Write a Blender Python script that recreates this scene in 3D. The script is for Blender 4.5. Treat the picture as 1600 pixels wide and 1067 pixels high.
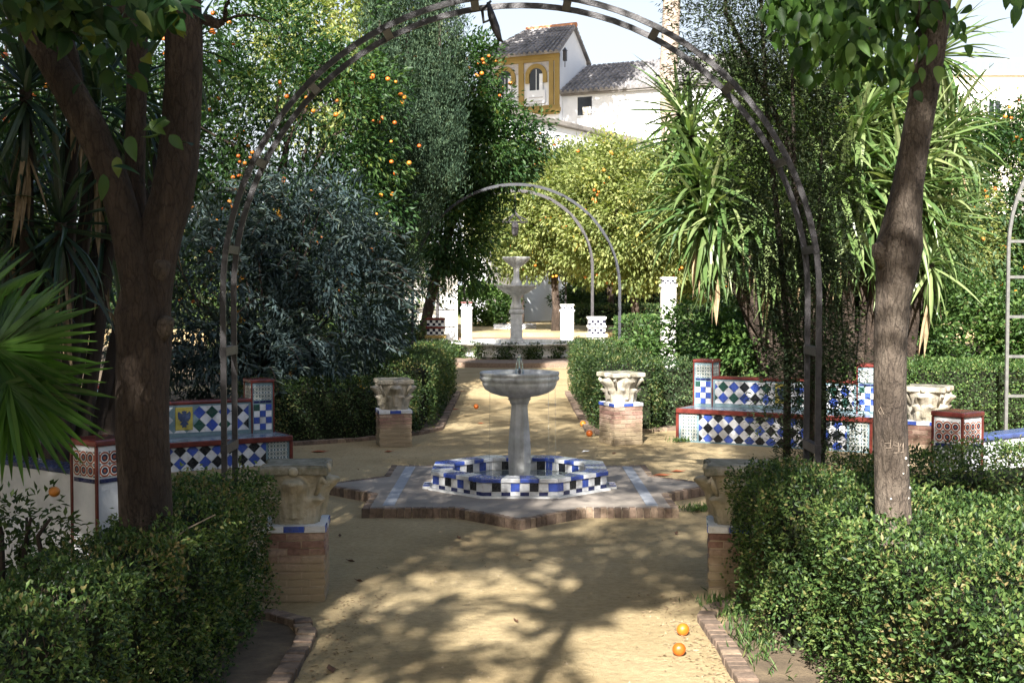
import bpy, math, random
import numpy as np
from mathutils import Vector, Matrix

random.seed(7); rng = np.random.default_rng(7)
R = math.radians
scene = bpy.context.scene
for o in list(bpy.data.objects): bpy.data.objects.remove(o)
C = scene.collection

# ------------------------------------------------------------------ camera
F, HCAM, PITCH = 2000.0, 1.9, R(2.25)
cam = bpy.data.cameras.new('camera'); cam.lens = 45; cam.sensor_width = 36
cam.clip_start = .05; cam.clip_end = 2000
cam_o = bpy.data.objects.new('camera', cam); C.objects.link(cam_o)
cam_o.location = (0, 0, HCAM); cam_o.rotation_euler = (R(90) - PITCH, 0, 0)
scene.camera = cam_o

# ------------------------------------------------------------------ light
SUN_EL = R(33); SUN_DIR = Vector((.2, .98, 0)).normalized()      # horizontal travel of the light
TO_SUN = Vector((-SUN_DIR.x * math.cos(SUN_EL), -SUN_DIR.y * math.cos(SUN_EL), math.sin(SUN_EL)))
world = bpy.data.worlds.new('World'); scene.world = world; world.use_nodes = True
wn = world.node_tree.nodes; wl = world.node_tree.links
bg = wn['Background']; sky = wn.new('ShaderNodeTexSky')
sky.sky_type = 'NISHITA'; sky.sun_disc = False; sky.sun_elevation = SUN_EL
sky.sun_rotation = math.atan2(TO_SUN.x, TO_SUN.y)
sky.air_density = 1.0; sky.dust_density = 3.0; sky.ozone_density = 1.0
# hazy air whitens the lower sky all round
tc = wn.new('ShaderNodeTexCoord'); sz = wn.new('ShaderNodeSeparateXYZ'); wl.new(tc.outputs['Generated'], sz.inputs[0])
hz = wn.new('ShaderNodeMapRange'); hz.interpolation_type = 'SMOOTHSTEP'; hz.inputs[1].default_value = .02; hz.inputs[2].default_value = .55; hz.inputs[3].default_value = .95; hz.inputs[4].default_value = 0
wl.new(sz.outputs['Z'], hz.inputs[0]); hm = wn.new('ShaderNodeMix'); hm.data_type = 'RGBA'; wl.new(hz.outputs[0], hm.inputs[0])
wl.new(sky.outputs[0], hm.inputs[6]); hm.inputs[7].default_value = (3.9, 4.15, 4.5, 1)
wl.new(hm.outputs[2], bg.inputs[0]); bg.inputs[1].default_value = .062
sun = bpy.data.lights.new('sun', 'SUN'); sun.energy = 5.0; sun.angle = R(.55); sun.color = (1, .965, .905)
sun_o = bpy.data.objects.new('sun', sun); C.objects.link(sun_o)
sun_o.rotation_euler = (-TO_SUN).to_track_quat('-Z', 'Y').to_euler()
scene.view_settings.view_transform = 'Standard'; scene.view_settings.look = 'None'
scene.view_settings.gamma = 1; scene.view_settings.use_curve_mapping = False
scene.view_settings.exposure = 2.1

def P(px, py, Y):
    """point of the place seen at photo pixel px,py at depth Y"""
    dx, dy = (px - 800) / F, (533.5 - py) / F
    d = Vector((dx, math.cos(PITCH) + dy * math.sin(PITCH), -math.sin(PITCH) + dy * math.cos(PITCH)))
    return Vector((0, 0, HCAM)) + d * (Y / d.y)
def G(px, py, z=0.0):
    """point on the level z seen at photo pixel px,py"""
    dx, dy = (px - 800) / F, (533.5 - py) / F
    d = Vector((dx, math.cos(PITCH) + dy * math.sin(PITCH), -math.sin(PITCH) + dy * math.cos(PITCH)))
    return Vector((0, 0, HCAM)) + d * ((z - HCAM) / d.z)

# ------------------------------------------------------------------ materials
MATS = {}
def nodes(name):
    m = bpy.data.materials.new(name); m.use_nodes = True
    nt = m.node_tree; b = nt.nodes['Principled BSDF']
    MATS[name] = m
    return m, nt.nodes, nt.links, b
def ramp(N, stops, interp='LINEAR'):
    r = N.new('ShaderNodeValToRGB'); r.color_ramp.interpolation = interp
    e = r.color_ramp.elements
    while len(e) > 1: e.remove(e[-1])
    e[0].position = stops[0][0]; e[0].color = (*stops[0][1], 1)
    for p, c in stops[1:]:
        x = e.new(p); x.color = (*c, 1)
    return r
def noise(N, L, scale, detail=4, coord='Object', rough=.55, stretch=None):
    n = N.new('ShaderNodeTexNoise'); n.inputs['Scale'].default_value = scale
    n.inputs['Detail'].default_value = detail; n.inputs['Roughness'].default_value = rough
    if coord == 'World':
        src = N.new('ShaderNodeNewGeometry').outputs['Position']
    else:
        src = N.new('ShaderNodeTexCoord').outputs[coord]
    if stretch:
        mp = N.new('ShaderNodeMapping'); mp.inputs['Scale'].default_value = stretch
        L.new(src, mp.inputs[0]); src = mp.outputs[0]
    L.new(src, n.inputs['Vector'])
    return n
def surf(name, c1, c2, scale=6, rough=.8, bump=.3, bscale=None, c3=None, coord='World', stretch=None, dist=.02, spec=.4):
    m, N, L, b = nodes(name)
    n = noise(N, L, scale, 6, coord, .62, stretch)
    st = [(.32, c1), (.68, c2)] if c3 is None else [(.28, c1), (.52, c2), (.72, c3)]
    r = ramp(N, st); L.new(n.outputs[0], r.inputs[0]); L.new(r.outputs[0], b.inputs['Base Color'])
    b.inputs['Roughness'].default_value = rough; b.inputs['Specular IOR Level'].default_value = spec
    if bump:
        n2 = noise(N, L, bscale or scale * 5, 6, coord, .65, stretch)
        bp = N.new('ShaderNodeBump'); bp.inputs['Strength'].default_value = bump; bp.inputs['Distance'].default_value = dist
        L.new(n2.outputs[0], bp.inputs['Height']); L.new(bp.outputs[0], b.inputs['Normal'])
    return m
def tile_mat(name, c, rough=.18, var=.12):
    m, N, L, b = nodes(name)
    oi = N.new('ShaderNodeObjectInfo'); n = noise(N, L, 9, 4, 'World')
    ad = N.new('ShaderNodeMath'); ad.operation = 'ADD'; L.new(oi.outputs['Random'], ad.inputs[0]); L.new(n.outputs[0], ad.inputs[1])
    k = 1 - var * 1.6
    r = ramp(N, [(.35, tuple(x * k for x in c)), (.65, c), (1.0, tuple(min(1, x * (1 + var)) for x in c))])
    sc = N.new('ShaderNodeMath'); sc.operation = 'MULTIPLY'; sc.inputs[1].default_value = .55
    L.new(ad.outputs[0], sc.inputs[0]); L.new(sc.outputs[0], r.inputs[0])
    g = noise(N, L, 16, 7, 'World', .7); rg = ramp(N, [(.30, (.50, .45, .38)), (.55, (1, 1, 1))]); L.new(g.outputs[0], rg.inputs[0])
    gm = N.new('ShaderNodeMix'); gm.data_type = 'RGBA'; gm.blend_type = 'MULTIPLY'; gm.inputs[0].default_value = .75
    L.new(r.outputs[0], gm.inputs[6]); L.new(rg.outputs[0], gm.inputs[7]); L.new(gm.outputs[2], b.inputs['Base Color'])
    rr = ramp(N, [(.3, (.6,) * 3), (.55, (rough,) * 3)]); L.new(g.outputs[0], rr.inputs[0]); L.new(rr.outputs[0], b.inputs['Roughness'])
    return m
def leaf_mat(name, cols, trans=.35, rough=.5, tcol=None, spec=.28):
    """cols: dark, mid, light, odd - chosen per leaf by the 'rnd' attribute"""
    m, N, L, b = nodes(name)
    a = N.new('ShaderNodeAttribute'); a.attribute_name = 'rnd'
    r = ramp(N, [(0, cols[0]), (.4, cols[1]), (.88, cols[2]), (1.0, cols[3])]); L.new(a.outputs['Fac'], r.inputs[0])
    L.new(r.outputs[0], b.inputs['Base Color']); b.inputs['Roughness'].default_value = rough
    b.inputs['Specular IOR Level'].default_value = spec
    t = N.new('ShaderNodeBsdfTranslucent')
    mx = N.new('ShaderNodeMix'); mx.data_type = 'RGBA'; mx.blend_type = 'MULTIPLY'; mx.inputs[0].default_value = 1
    L.new(r.outputs[0], mx.inputs[6]); mx.inputs[7].default_value = (*(tcol or (1.5, 1.7, .7)), 1)
    L.new(mx.outputs[2], t.inputs[0])
    ms = N.new('ShaderNodeMixShader'); ms.inputs[0].default_value = trans
    L.new(b.outputs[0], ms.inputs[1]); L.new(t.outputs[0], ms.inputs[2])
    L.new(ms.outputs[0], N['Material Output'].inputs[0])
    return m

# sand of the paths
m, N, L, b = nodes('sand')
n1 = noise(N, L, .9, 6, 'World', .6); n2 = noise(N, L, 22, 5, 'World', .7); n3 = noise(N, L, 240, 3, 'World', .7)
r1 = ramp(N, [(.3, (.31, .232, .125)), (.5, (.395, .308, .172)), (.7, (.455, .36, .212))]); L.new(n1.outputs[0], r1.inputs[0])
r2 = ramp(N, [(.3, (.74, .72, .70)), (.6, (1, 1, 1))]); L.new(n2.outputs[0], r2.inputs[0])
r3 = ramp(N, [(.32, (.6, .58, .55)), (.5, (1, 1, 1)), (.72, (1.18, 1.16, 1.1))]); L.new(n3.outputs[0], r3.inputs[0])
mx = N.new('ShaderNodeMix'); mx.data_type = 'RGBA'; mx.blend_type = 'MULTIPLY'; mx.inputs[0].default_value = 1
L.new(r1.outputs[0], mx.inputs[6]); L.new(r2.outputs[0], mx.inputs[7])
mx2 = N.new('ShaderNodeMix'); mx2.data_type = 'RGBA'; mx2.blend_type = 'MULTIPLY'; mx2.inputs[0].default_value = 1
L.new(mx.outputs[2], mx2.inputs[6]); L.new(r3.outputs[0], mx2.inputs[7]); L.new(mx2.outputs[2], b.inputs['Base Color'])
b.inputs['Roughness'].default_value = .95; b.inputs['Specular IOR Level'].default_value = .15
bp = N.new('ShaderNodeBump'); bp.inputs['Strength'].default_value = .7; bp.inputs['Distance'].default_value = .03
n4 = noise(N, L, 6.5, 4, 'World', .6)
ad = N.new('ShaderNodeMath'); ad.operation = 'MULTIPLY_ADD'; ad.inputs[1].default_value = .6; L.new(n3.outputs[0], ad.inputs[0]); L.new(n2.outputs[0], ad.inputs[2])
ad2 = N.new('ShaderNodeMath'); ad2.operation = 'MULTIPLY_ADD'; ad2.inputs[1].default_value = 1.6; L.new(n4.outputs[0], ad2.inputs[0]); L.new(ad.outputs[0], ad2.inputs[2])
L.new(ad2.outputs[0], bp.inputs['Height']); L.new(bp.outputs[0], b.inputs['Normal'])

surf('soil', (.05, .036, .022), (.11, .08, .05), 5, .95, .6, 40, c3=(.17, .125, .075))
surf('stone', (.24, .21, .16), (.36, .32, .26), 5, .85, .5, 45, c3=(.42, .39, .33))
surf('old_stone', (.27, .235, .17), (.40, .355, .27), 7, .9, .6, 50, c3=(.48, .44, .36))
surf('mossy_stone', (.07, .075, .05), (.19, .175, .13), 14, .95, .6, 60, c3=(.30, .28, .24))
surf('marble', (.33, .33, .34), (.48, .48, .48), 7, .6, .3, 60, c3=(.60, .60, .58))
surf('cement', (.17, .145, .12), (.24, .205, .17), 3.5, .9, .35, 60, c3=(.29, .25, .205))
surf('cement_band', (.22, .235, .26), (.30, .31, .33), 9, .85, .3, 60)
surf('plaster', (.62, .61, .59), (.76, .75, .73), 2.5, .85, .25, 30, c3=(.80, .79, .77))
surf('plaster_stained', (.40, .41, .43), (.58, .59, .60), 3, .9, .3, 30, c3=(.70, .70, .69))
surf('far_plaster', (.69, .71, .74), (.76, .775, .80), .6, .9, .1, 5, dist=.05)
surf('grey_coping', (.12, .11, .10), (.24, .22, .20), 2.0, .95, .4, 9, dist=.05)
surf('cream_plaster', (.70, .64, .52), (.78, .73, .62), .5, .9, .1, 5)
surf('ochre', (.25, .17, .05), (.33, .235, .08), .9, .85, .2, 8)
surf('frieze', (.30, .30, .34), (.55, .50, .44), 5, .85, .2, 12)
surf('mortar', (.26, .20, .14), (.34, .27, .19), 20, .95, .4, 90)
surf('grout', (.10, .17, .20), (.18, .25, .27), 20, .7, .2, 80)
surf('grout_white', (.55, .55, .54), (.66, .66, .64), 20, .7, .2, 80)
surf('red_trim', (.075, .014, .012), (.14, .03, .022), 12, .25, .12, 60, spec=.5)
surf('seat_tile', (.12, .15, .19), (.22, .25, .29), 9, .22, .1, 40, spec=.5)
surf('iron', (.022, .02, .022), (.055, .05, .052), 14, .42, .25, 90)
surf('iron_grey', (.012, .013, .018), (.028, .03, .038), 20, .5, .2, 80)
surf('iron_light', (.07, .07, .068), (.12, .118, .11), 20, .55, .2, 80)
surf('bark', (.022, .015, .011), (.062, .042, .03), 9, .95, 1, 26, c3=(.14, .105, .08), stretch=(1, 1, .30), dist=.09)
surf('bark_pale', (.052, .038, .029), (.10, .077, .058), 9, .95, 1, 30, c3=(.17, .138, .108), stretch=(1, 1, .4), dist=.06)
surf('bark_dark', (.018, .013, .010), (.05, .036, .027), 9, .95, .8, 20, stretch=(1, 1, .2), dist=.04)
surf('palm_bark', (.20, .15, .12), (.34, .27, .22), 3, .95, .8, 9, c3=(.42, .34, .28), stretch=(1, 1, 2.5), dist=.08)
surf('cut_wood', (.30, .21, .14), (.42, .31, .22), 30, .9, .3, 80)
surf('twig', (.16, .12, .08), (.24, .19, .13), 20, .9, .3, 60)
surf('hedge_core', (.008, .012, .006), (.02, .024, .012), 20, 1, .5, 60, spec=.1)
surf('dark_glass', (.012, .014, .018), (.03, .034, .04), 2, .12, 0)
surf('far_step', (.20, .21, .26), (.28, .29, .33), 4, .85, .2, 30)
surf('scratch', (.19, .15, .115), (.28, .22, .17), 60, .9, 0)
surf('lichen', (.42, .40, .34), (.54, .51, .45), 60, .9, 0)
surf('paper', (.70, .70, .70), (.80, .80, .80), 20, .8, 0)
surf('dry_leaf', (.045, .022, .014), (.12, .06, .03), 14, .8, .2, 60)
surf('red_leaf', (.20, .05, .02), (.32, .10, .035), 14, .7, .2, 60)
surf('roof_tile', (.09, .088, .088), (.22, .21, .21), 1.6, .9, .4, 10, c3=(.36, .33, .31), dist=.05)
surf('roof_ridge', (.42, .17, .08), (.54, .26, .14), 2, .9, .3, 10)
surf('dead_leaf', (.16, .11, .06), (.30, .22, .13), 12, .85, .2, 60)
surf('plaque_yellow', (.33, .27, .05), (.44, .37, .10), 30, .25, .1, 60)
surf('plaque_blue', (.03, .05, .11), (.07, .09, .16), 30, .25, .1, 60)

for nm in ('marble', 'stone', 'old_stone', 'plaster'):
    nt_ = MATS[nm].node_tree; N, L = nt_.nodes, nt_.links; b = N['Principled BSDF']; old = b.inputs['Base Color'].links[0].from_socket
    n = noise(N, L, 16, 6, 'World', .65, (1, 1, .12)); r2 = ramp(N, [(.36, (.52, .52, .46) if nm != 'plaster' else (.78, .77, .74)), (.56, (1, 1, 1))]); L.new(n.outputs[0], r2.inputs[0])
    n = noise(N, L, 5, 5, 'World', .65); r3 = ramp(N, [(.36, (.70, .72, .62)), (.55, (1, 1, 1))]); L.new(n.outputs[0], r3.inputs[0])
    for q in (r2, r3):
        mx = N.new('ShaderNodeMix'); mx.data_type = 'RGBA'; mx.blend_type = 'MULTIPLY'; mx.inputs[0].default_value = .5 if nm != 'plaster' else .8; L.new(old, mx.inputs[6]); L.new(q.outputs[0], mx.inputs[7]); old = mx.outputs[2]
    L.new(old, b.inputs['Base Color'])
for nm in ('bark', 'bark_pale'):
    nt_ = MATS[nm].node_tree; N, L = nt_.nodes, nt_.links; b = N['Principled BSDF']
    g = N.new('ShaderNodeNewGeometry'); mp = N.new('ShaderNodeMapping'); mp.inputs['Scale'].default_value = (34, 34, 9); L.new(g.outputs['Position'], mp.inputs[0])
    dn = N.new('ShaderNodeTexNoise'); dn.inputs['Scale'].default_value = 1.2; dn.inputs['Detail'].default_value = 4; L.new(mp.outputs[0], dn.inputs['Vector'])
    ad = N.new('ShaderNodeVectorMath'); ad.operation = 'ADD'; L.new(mp.outputs[0], ad.inputs[0]); L.new(dn.outputs['Color'], ad.inputs[1])
    vo = N.new('ShaderNodeTexVoronoi'); vo.feature = 'DISTANCE_TO_EDGE'; vo.inputs['Scale'].default_value = 1; L.new(ad.outputs[0], vo.inputs['Vector'])
    rc = ramp(N, [(0, (.45, .42, .4)), (.10, (1, 1, 1))]); L.new(vo.outputs['Distance'], rc.inputs[0])
    old = b.inputs['Base Color'].links[0].from_socket
    mx = N.new('ShaderNodeMix'); mx.data_type = 'RGBA'; mx.blend_type = 'MULTIPLY'; mx.inputs[0].default_value = .8; L.new(old, mx.inputs[6]); L.new(rc.outputs[0], mx.inputs[7]); L.new(mx.outputs[2], b.inputs['Base Color'])
    b2 = N.new('ShaderNodeBump'); b2.inputs['Strength'].default_value = .5; b2.inputs['Distance'].default_value = .012; L.new(rc.outputs[0], b2.inputs['Height'])
    L.new(b.inputs['Normal'].links[0].from_socket, b2.inputs['Normal']); L.new(b2.outputs[0], b.inputs['Normal'])
m, N, L, b = nodes('brick')
oi = N.new('ShaderNodeObjectInfo'); r = ramp(N, [(0, (.15, .08, .062)), (.35, (.21, .12, .092)), (.7, (.27, .18, .14)), (1, (.32, .24, .18))])
L.new(oi.outputs['Random'], r.inputs[0]); n = noise(N, L, 45, 5, 'World'); r2 = ramp(N, [(.3, (.65, .62, .6)), (.65, (1.1, 1.1, 1.1))]); L.new(n.outputs[0], r2.inputs[0])
mx = N.new('ShaderNodeMix'); mx.data_type = 'RGBA'; mx.blend_type = 'MULTIPLY'; mx.inputs[0].default_value = 1
L.new(r.outputs[0], mx.inputs[6]); L.new(r2.outputs[0], mx.inputs[7])
KB = None
# splashed earth clings to the lowest courses
gp = N.new('ShaderNodeNewGeometry'); sx = N.new('ShaderNodeSeparateXYZ'); L.new(gp.outputs['Position'], sx.inputs[0])
n3 = noise(N, L, 7, 4, 'World'); ma = N.new('ShaderNodeMath'); ma.operation = 'MULTIPLY_ADD'; ma.inputs[1].default_value = -.35; L.new(n3.outputs[0], ma.inputs[0]); L.new(sx.outputs['Z'], ma.inputs[2])
rz = ramp(N, [(0, (1, 1, 1)), (.16, (0, 0, 0))]); L.new(ma.outputs[0], rz.inputs[0])
mz = N.new('ShaderNodeMix'); mz.data_type = 'RGBA'; L.new(rz.outputs[0], mz.inputs[0]); L.new(mx.outputs[2], mz.inputs[6]); mz.inputs[7].default_value = (.24, .185, .115, 1)
L.new(mz.outputs[2], b.inputs['Base Color']); b.inputs['Roughness'].default_value = .9
bp = N.new('ShaderNodeBump'); bp.inputs['Strength'].default_value = .5; bp.inputs['Distance'].default_value = .006
L.new(n.outputs[0], bp.inputs['Height']); L.new(bp.outputs[0], b.inputs['Normal'])

m, N, L, b = nodes('kerb_brick')
oi = N.new('ShaderNodeObjectInfo'); r = ramp(N, [(0, (.085, .062, .048)), (.4, (.14, .10, .072)), (.75, (.19, .135, .10)), (1, (.25, .19, .13))])
L.new(oi.outputs['Random'], r.inputs[0]); n = noise(N, L, 30, 6, 'World', .7); r2 = ramp(N, [(.3, (.5, .48, .45)), (.65, (1.15, 1.12, 1.1))]); L.new(n.outputs[0], r2.inputs[0])
mx = N.new('ShaderNodeMix'); mx.data_type = 'RGBA'; mx.blend_type = 'MULTIPLY'; mx.inputs[0].default_value = 1
L.new(r.outputs[0], mx.inputs[6]); L.new(r2.outputs[0], mx.inputs[7]); L.new(mx.outputs[2], b.inputs['Base Color']); b.inputs['Roughness'].default_value = .95
bp = N.new('ShaderNodeBump'); bp.inputs['Strength'].default_value = .7; bp.inputs['Distance'].default_value = .01
L.new(n.outputs[0], bp.inputs['Height']); L.new(bp.outputs[0], b.inputs['Normal'])

tile_mat('tile_white', (.62, .63, .65)); tile_mat('tile_blue', (.045, .085, .36)); tile_mat('tile_black', (.014, .016, .02))
tile_mat('blue_coping', (.05, .075, .20), .15, .3); tile_mat('tile_green', (.02, .07, .055)); tile_mat('tile_navy', (.018, .025, .09)); tile_mat('tile_teal', (.10, .22, .26), var=.25)
def ring_mat(name, white, a, bcol, k):
    m, N, L, b = nodes(name)
    tc = N.new('ShaderNodeTexCoord'); mp = N.new('ShaderNodeVectorMath'); mp.operation = 'SCALE'; mp.inputs['Scale'].default_value = k
    L.new(tc.outputs['Object'], mp.inputs[0])
    ad = N.new('ShaderNodeVectorMath'); ad.operation = 'ADD'; ad.inputs[1].default_value = (.5, .5, 0); L.new(mp.outputs[0], ad.inputs[0])
    fr = N.new('ShaderNodeVectorMath'); fr.operation = 'FRACTION'; L.new(ad.outputs[0], fr.inputs[0])
    sb = N.new('ShaderNodeVectorMath'); sb.operation = 'SUBTRACT'; sb.inputs[1].default_value = (.5, .5, 0); L.new(fr.outputs[0], sb.inputs[0])
    mu = N.new('ShaderNodeVectorMath'); mu.operation = 'MULTIPLY'; mu.inputs[1].default_value = (1, 1, 0); L.new(sb.outputs[0], mu.inputs[0])
    ln = N.new('ShaderNodeVectorMath'); ln.operation = 'LENGTH'; L.new(mu.outputs[0], ln.inputs[0])
    r = ramp(N, [(0, bcol), (.09, a), (.2, white), (.25, bcol), (.34, white), (.40, a), (.5, white), (.6, a)], 'CONSTANT')
    L.new(ln.outputs['Value'], r.inputs[0]); L.new(r.outputs[0], b.inputs['Base Color']); b.inputs['Roughness'].default_value = .2
ring_mat('tile_rosette', (.52, .53, .50), (.06, .09, .10), (.16, .17, .13), 14)
ring_mat('tile_floral', (.58, .57, .54), (.03, .035, .06), (.26, .07, .04), 9)
m, N, L, b = nodes('checker')
tc = N.new('ShaderNodeTexCoord'); ck = N.new('ShaderNodeTexChecker'); ck.inputs['Scale'].default_value = 18.02
ck.inputs[1].default_value = (.62, .62, .62, 1); ck.inputs[2].default_value = (.02, .02, .035, 1)
L.new(tc.outputs['Object'], ck.inputs[0]); L.new(ck.outputs[0], b.inputs['Base Color']); b.inputs['Roughness'].default_value = .25
m, N, L, b = nodes('orange_peel')
oi = N.new('ShaderNodeObjectInfo'); r = ramp(N, [(0, (.36, .07, .006)), (.5, (.46, .12, .01)), (1, (.50, .20, .02))]); L.new(oi.outputs['Random'], r.inputs[0]); L.new(r.outputs[0], b.inputs['Base Color'])
n = noise(N, L, 260, 2, 'World'); bp = N.new('ShaderNodeBump'); bp.inputs['Strength'].default_value = .25; bp.inputs['Distance'].default_value = .003
L.new(n.outputs[0], bp.inputs['Height']); L.new(bp.outputs[0], b.inputs['Normal']); b.inputs['Roughness'].default_value = .42
m, N, L, b = nodes('water')
b.inputs['Base Color'].default_value = (.75, .85, .85, 1); b.inputs['Roughness'].default_value = .06; b.inputs['Transmission Weight'].default_value = .9; b.inputs['IOR'].default_value = 1.33

leaf_mat('box_leaf', [(.012, .028, .008), (.040, .080, .02), (.13, .18, .05), (.19, .15, .065)], .28)
leaf_mat('hedge_leaf', [(.014, .030, .010), (.032, .062, .018), (.075, .11, .03), (.15, .14, .05)], .28)
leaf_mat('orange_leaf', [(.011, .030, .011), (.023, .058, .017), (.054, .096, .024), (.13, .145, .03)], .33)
leaf_mat('sunlit_tint_leaf', [(.065, .095, .03), (.155, .185, .06), (.27, .285, .11), (.36, .28, .07)], .4)  # orange leaf copy with sun glare and distance haze mixed into its colour
leaf_mat('blue_leaf', [(.016, .032, .034), (.034, .056, .060), (.075, .105, .098), (.15, .18, .12)], .22, .6)
leaf_mat('cypress_leaf', [(.010, .022, .013), (.028, .054, .032), (.075, .115, .062), (.14, .16, .085)], .15, .75, spec=.2)
leaf_mat('dark_conifer', [(.010, .018, .009), (.022, .036, .016), (.045, .06, .024), (.08, .075, .03)], .22, .7, spec=.2)
leaf_mat('big_leaf', [(.015, .038, .009), (.035, .08, .016), (.075, .145, .028), (.13, .2, .05)], .4)
leaf_mat('yucca_leaf', [(.04, .085, .026), (.09, .14, .045), (.17, .215, .09), (.22, .24, .11)], .25, .35)
leaf_mat('strap_leaf', [(.012, .026, .016), (.025, .05, .028), (.05, .08, .04), (.09, .11, .05)], .25, .38)
leaf_mat('palm_leaf', [(.03, .07, .012), (.05, .11, .016), (.07, .145, .022), (.10, .17, .035)], .45, .35)
leaf_mat('ivy_leaf', [(.022, .05, .014), (.05, .10, .025), (.105, .165, .045), (.18, .2, .07)], .33)
leaf_mat('bush_leaf', [(.018, .04, .016), (.042, .08, .03), (.085, .125, .045), (.14, .16, .06)], .3)
leaf_mat('flower', [(.30, .12, .01), (.42, .20, .015), (.5, .27, .03), (.5, .3, .06)], .2, .7)
# blades that are single objects take their tone from the object
for nm, src in (('yucca_blade', [(.05, .095, .03), (.10, .15, .048), (.19, .235, .10)]), ('strap_blade', [(.012, .026, .018), (.028, .052, .032), (.055, .085, .045)]), ('palm_blade', [(.018, .045, .007), (.036, .085, .011), (.062, .125, .018)])):
    m, N, L, b = nodes(nm)
    oi = N.new('ShaderNodeObjectInfo'); r = ramp(N, [(0, src[0]), (.5, src[1]), (1, src[2])]); L.new(oi.outputs['Random'], r.inputs[0]); L.new(r.outputs[0], b.inputs['Base Color'])
    b.inputs['Roughness'].default_value = .35
    t = N.new('ShaderNodeBsdfTranslucent'); mx = N.new('ShaderNodeMix'); mx.data_type = 'RGBA'; mx.blend_type = 'MULTIPLY'; mx.inputs[0].default_value = 1
    L.new(r.outputs[0], mx.inputs[6]); mx.inputs[7].default_value = (1.5, 1.8, .7, 1); L.new(mx.outputs[2], t.inputs[0])
    ms = N.new('ShaderNodeMixShader'); ms.inputs[0].default_value = .45 if nm == 'palm_blade' else .25
    L.new(b.outputs[0], ms.inputs[1]); L.new(t.outputs[0], ms.inputs[2]); L.new(ms.outputs[0], N['Material Output'].inputs[0])

# ------------------------------------------------------------------ object helpers
def tag(o, label, cat=None, group=None, kind=None):
    if label: o['label'] = label
    if cat: o['category'] = cat
    if group: o['group'] = group
    if kind: o['kind'] = kind
    return o
def thing(name, label, cat, loc=(0, 0, 0), rz=0, group=None):
    o = bpy.data.objects.new(name, None); o.empty_display_size = .1; C.objects.link(o)
    o.location = loc; o.rotation_euler = (0, 0, rz)
    return tag(o, label, cat, group)
def link(name, me, parent=None, mat=None):
    o = bpy.data.objects.new(name, me); C.objects.link(o)
    if mat:
        if not me.materials: me.materials.append(MATS[mat])
    if parent: o.parent = parent
    return o

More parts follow.
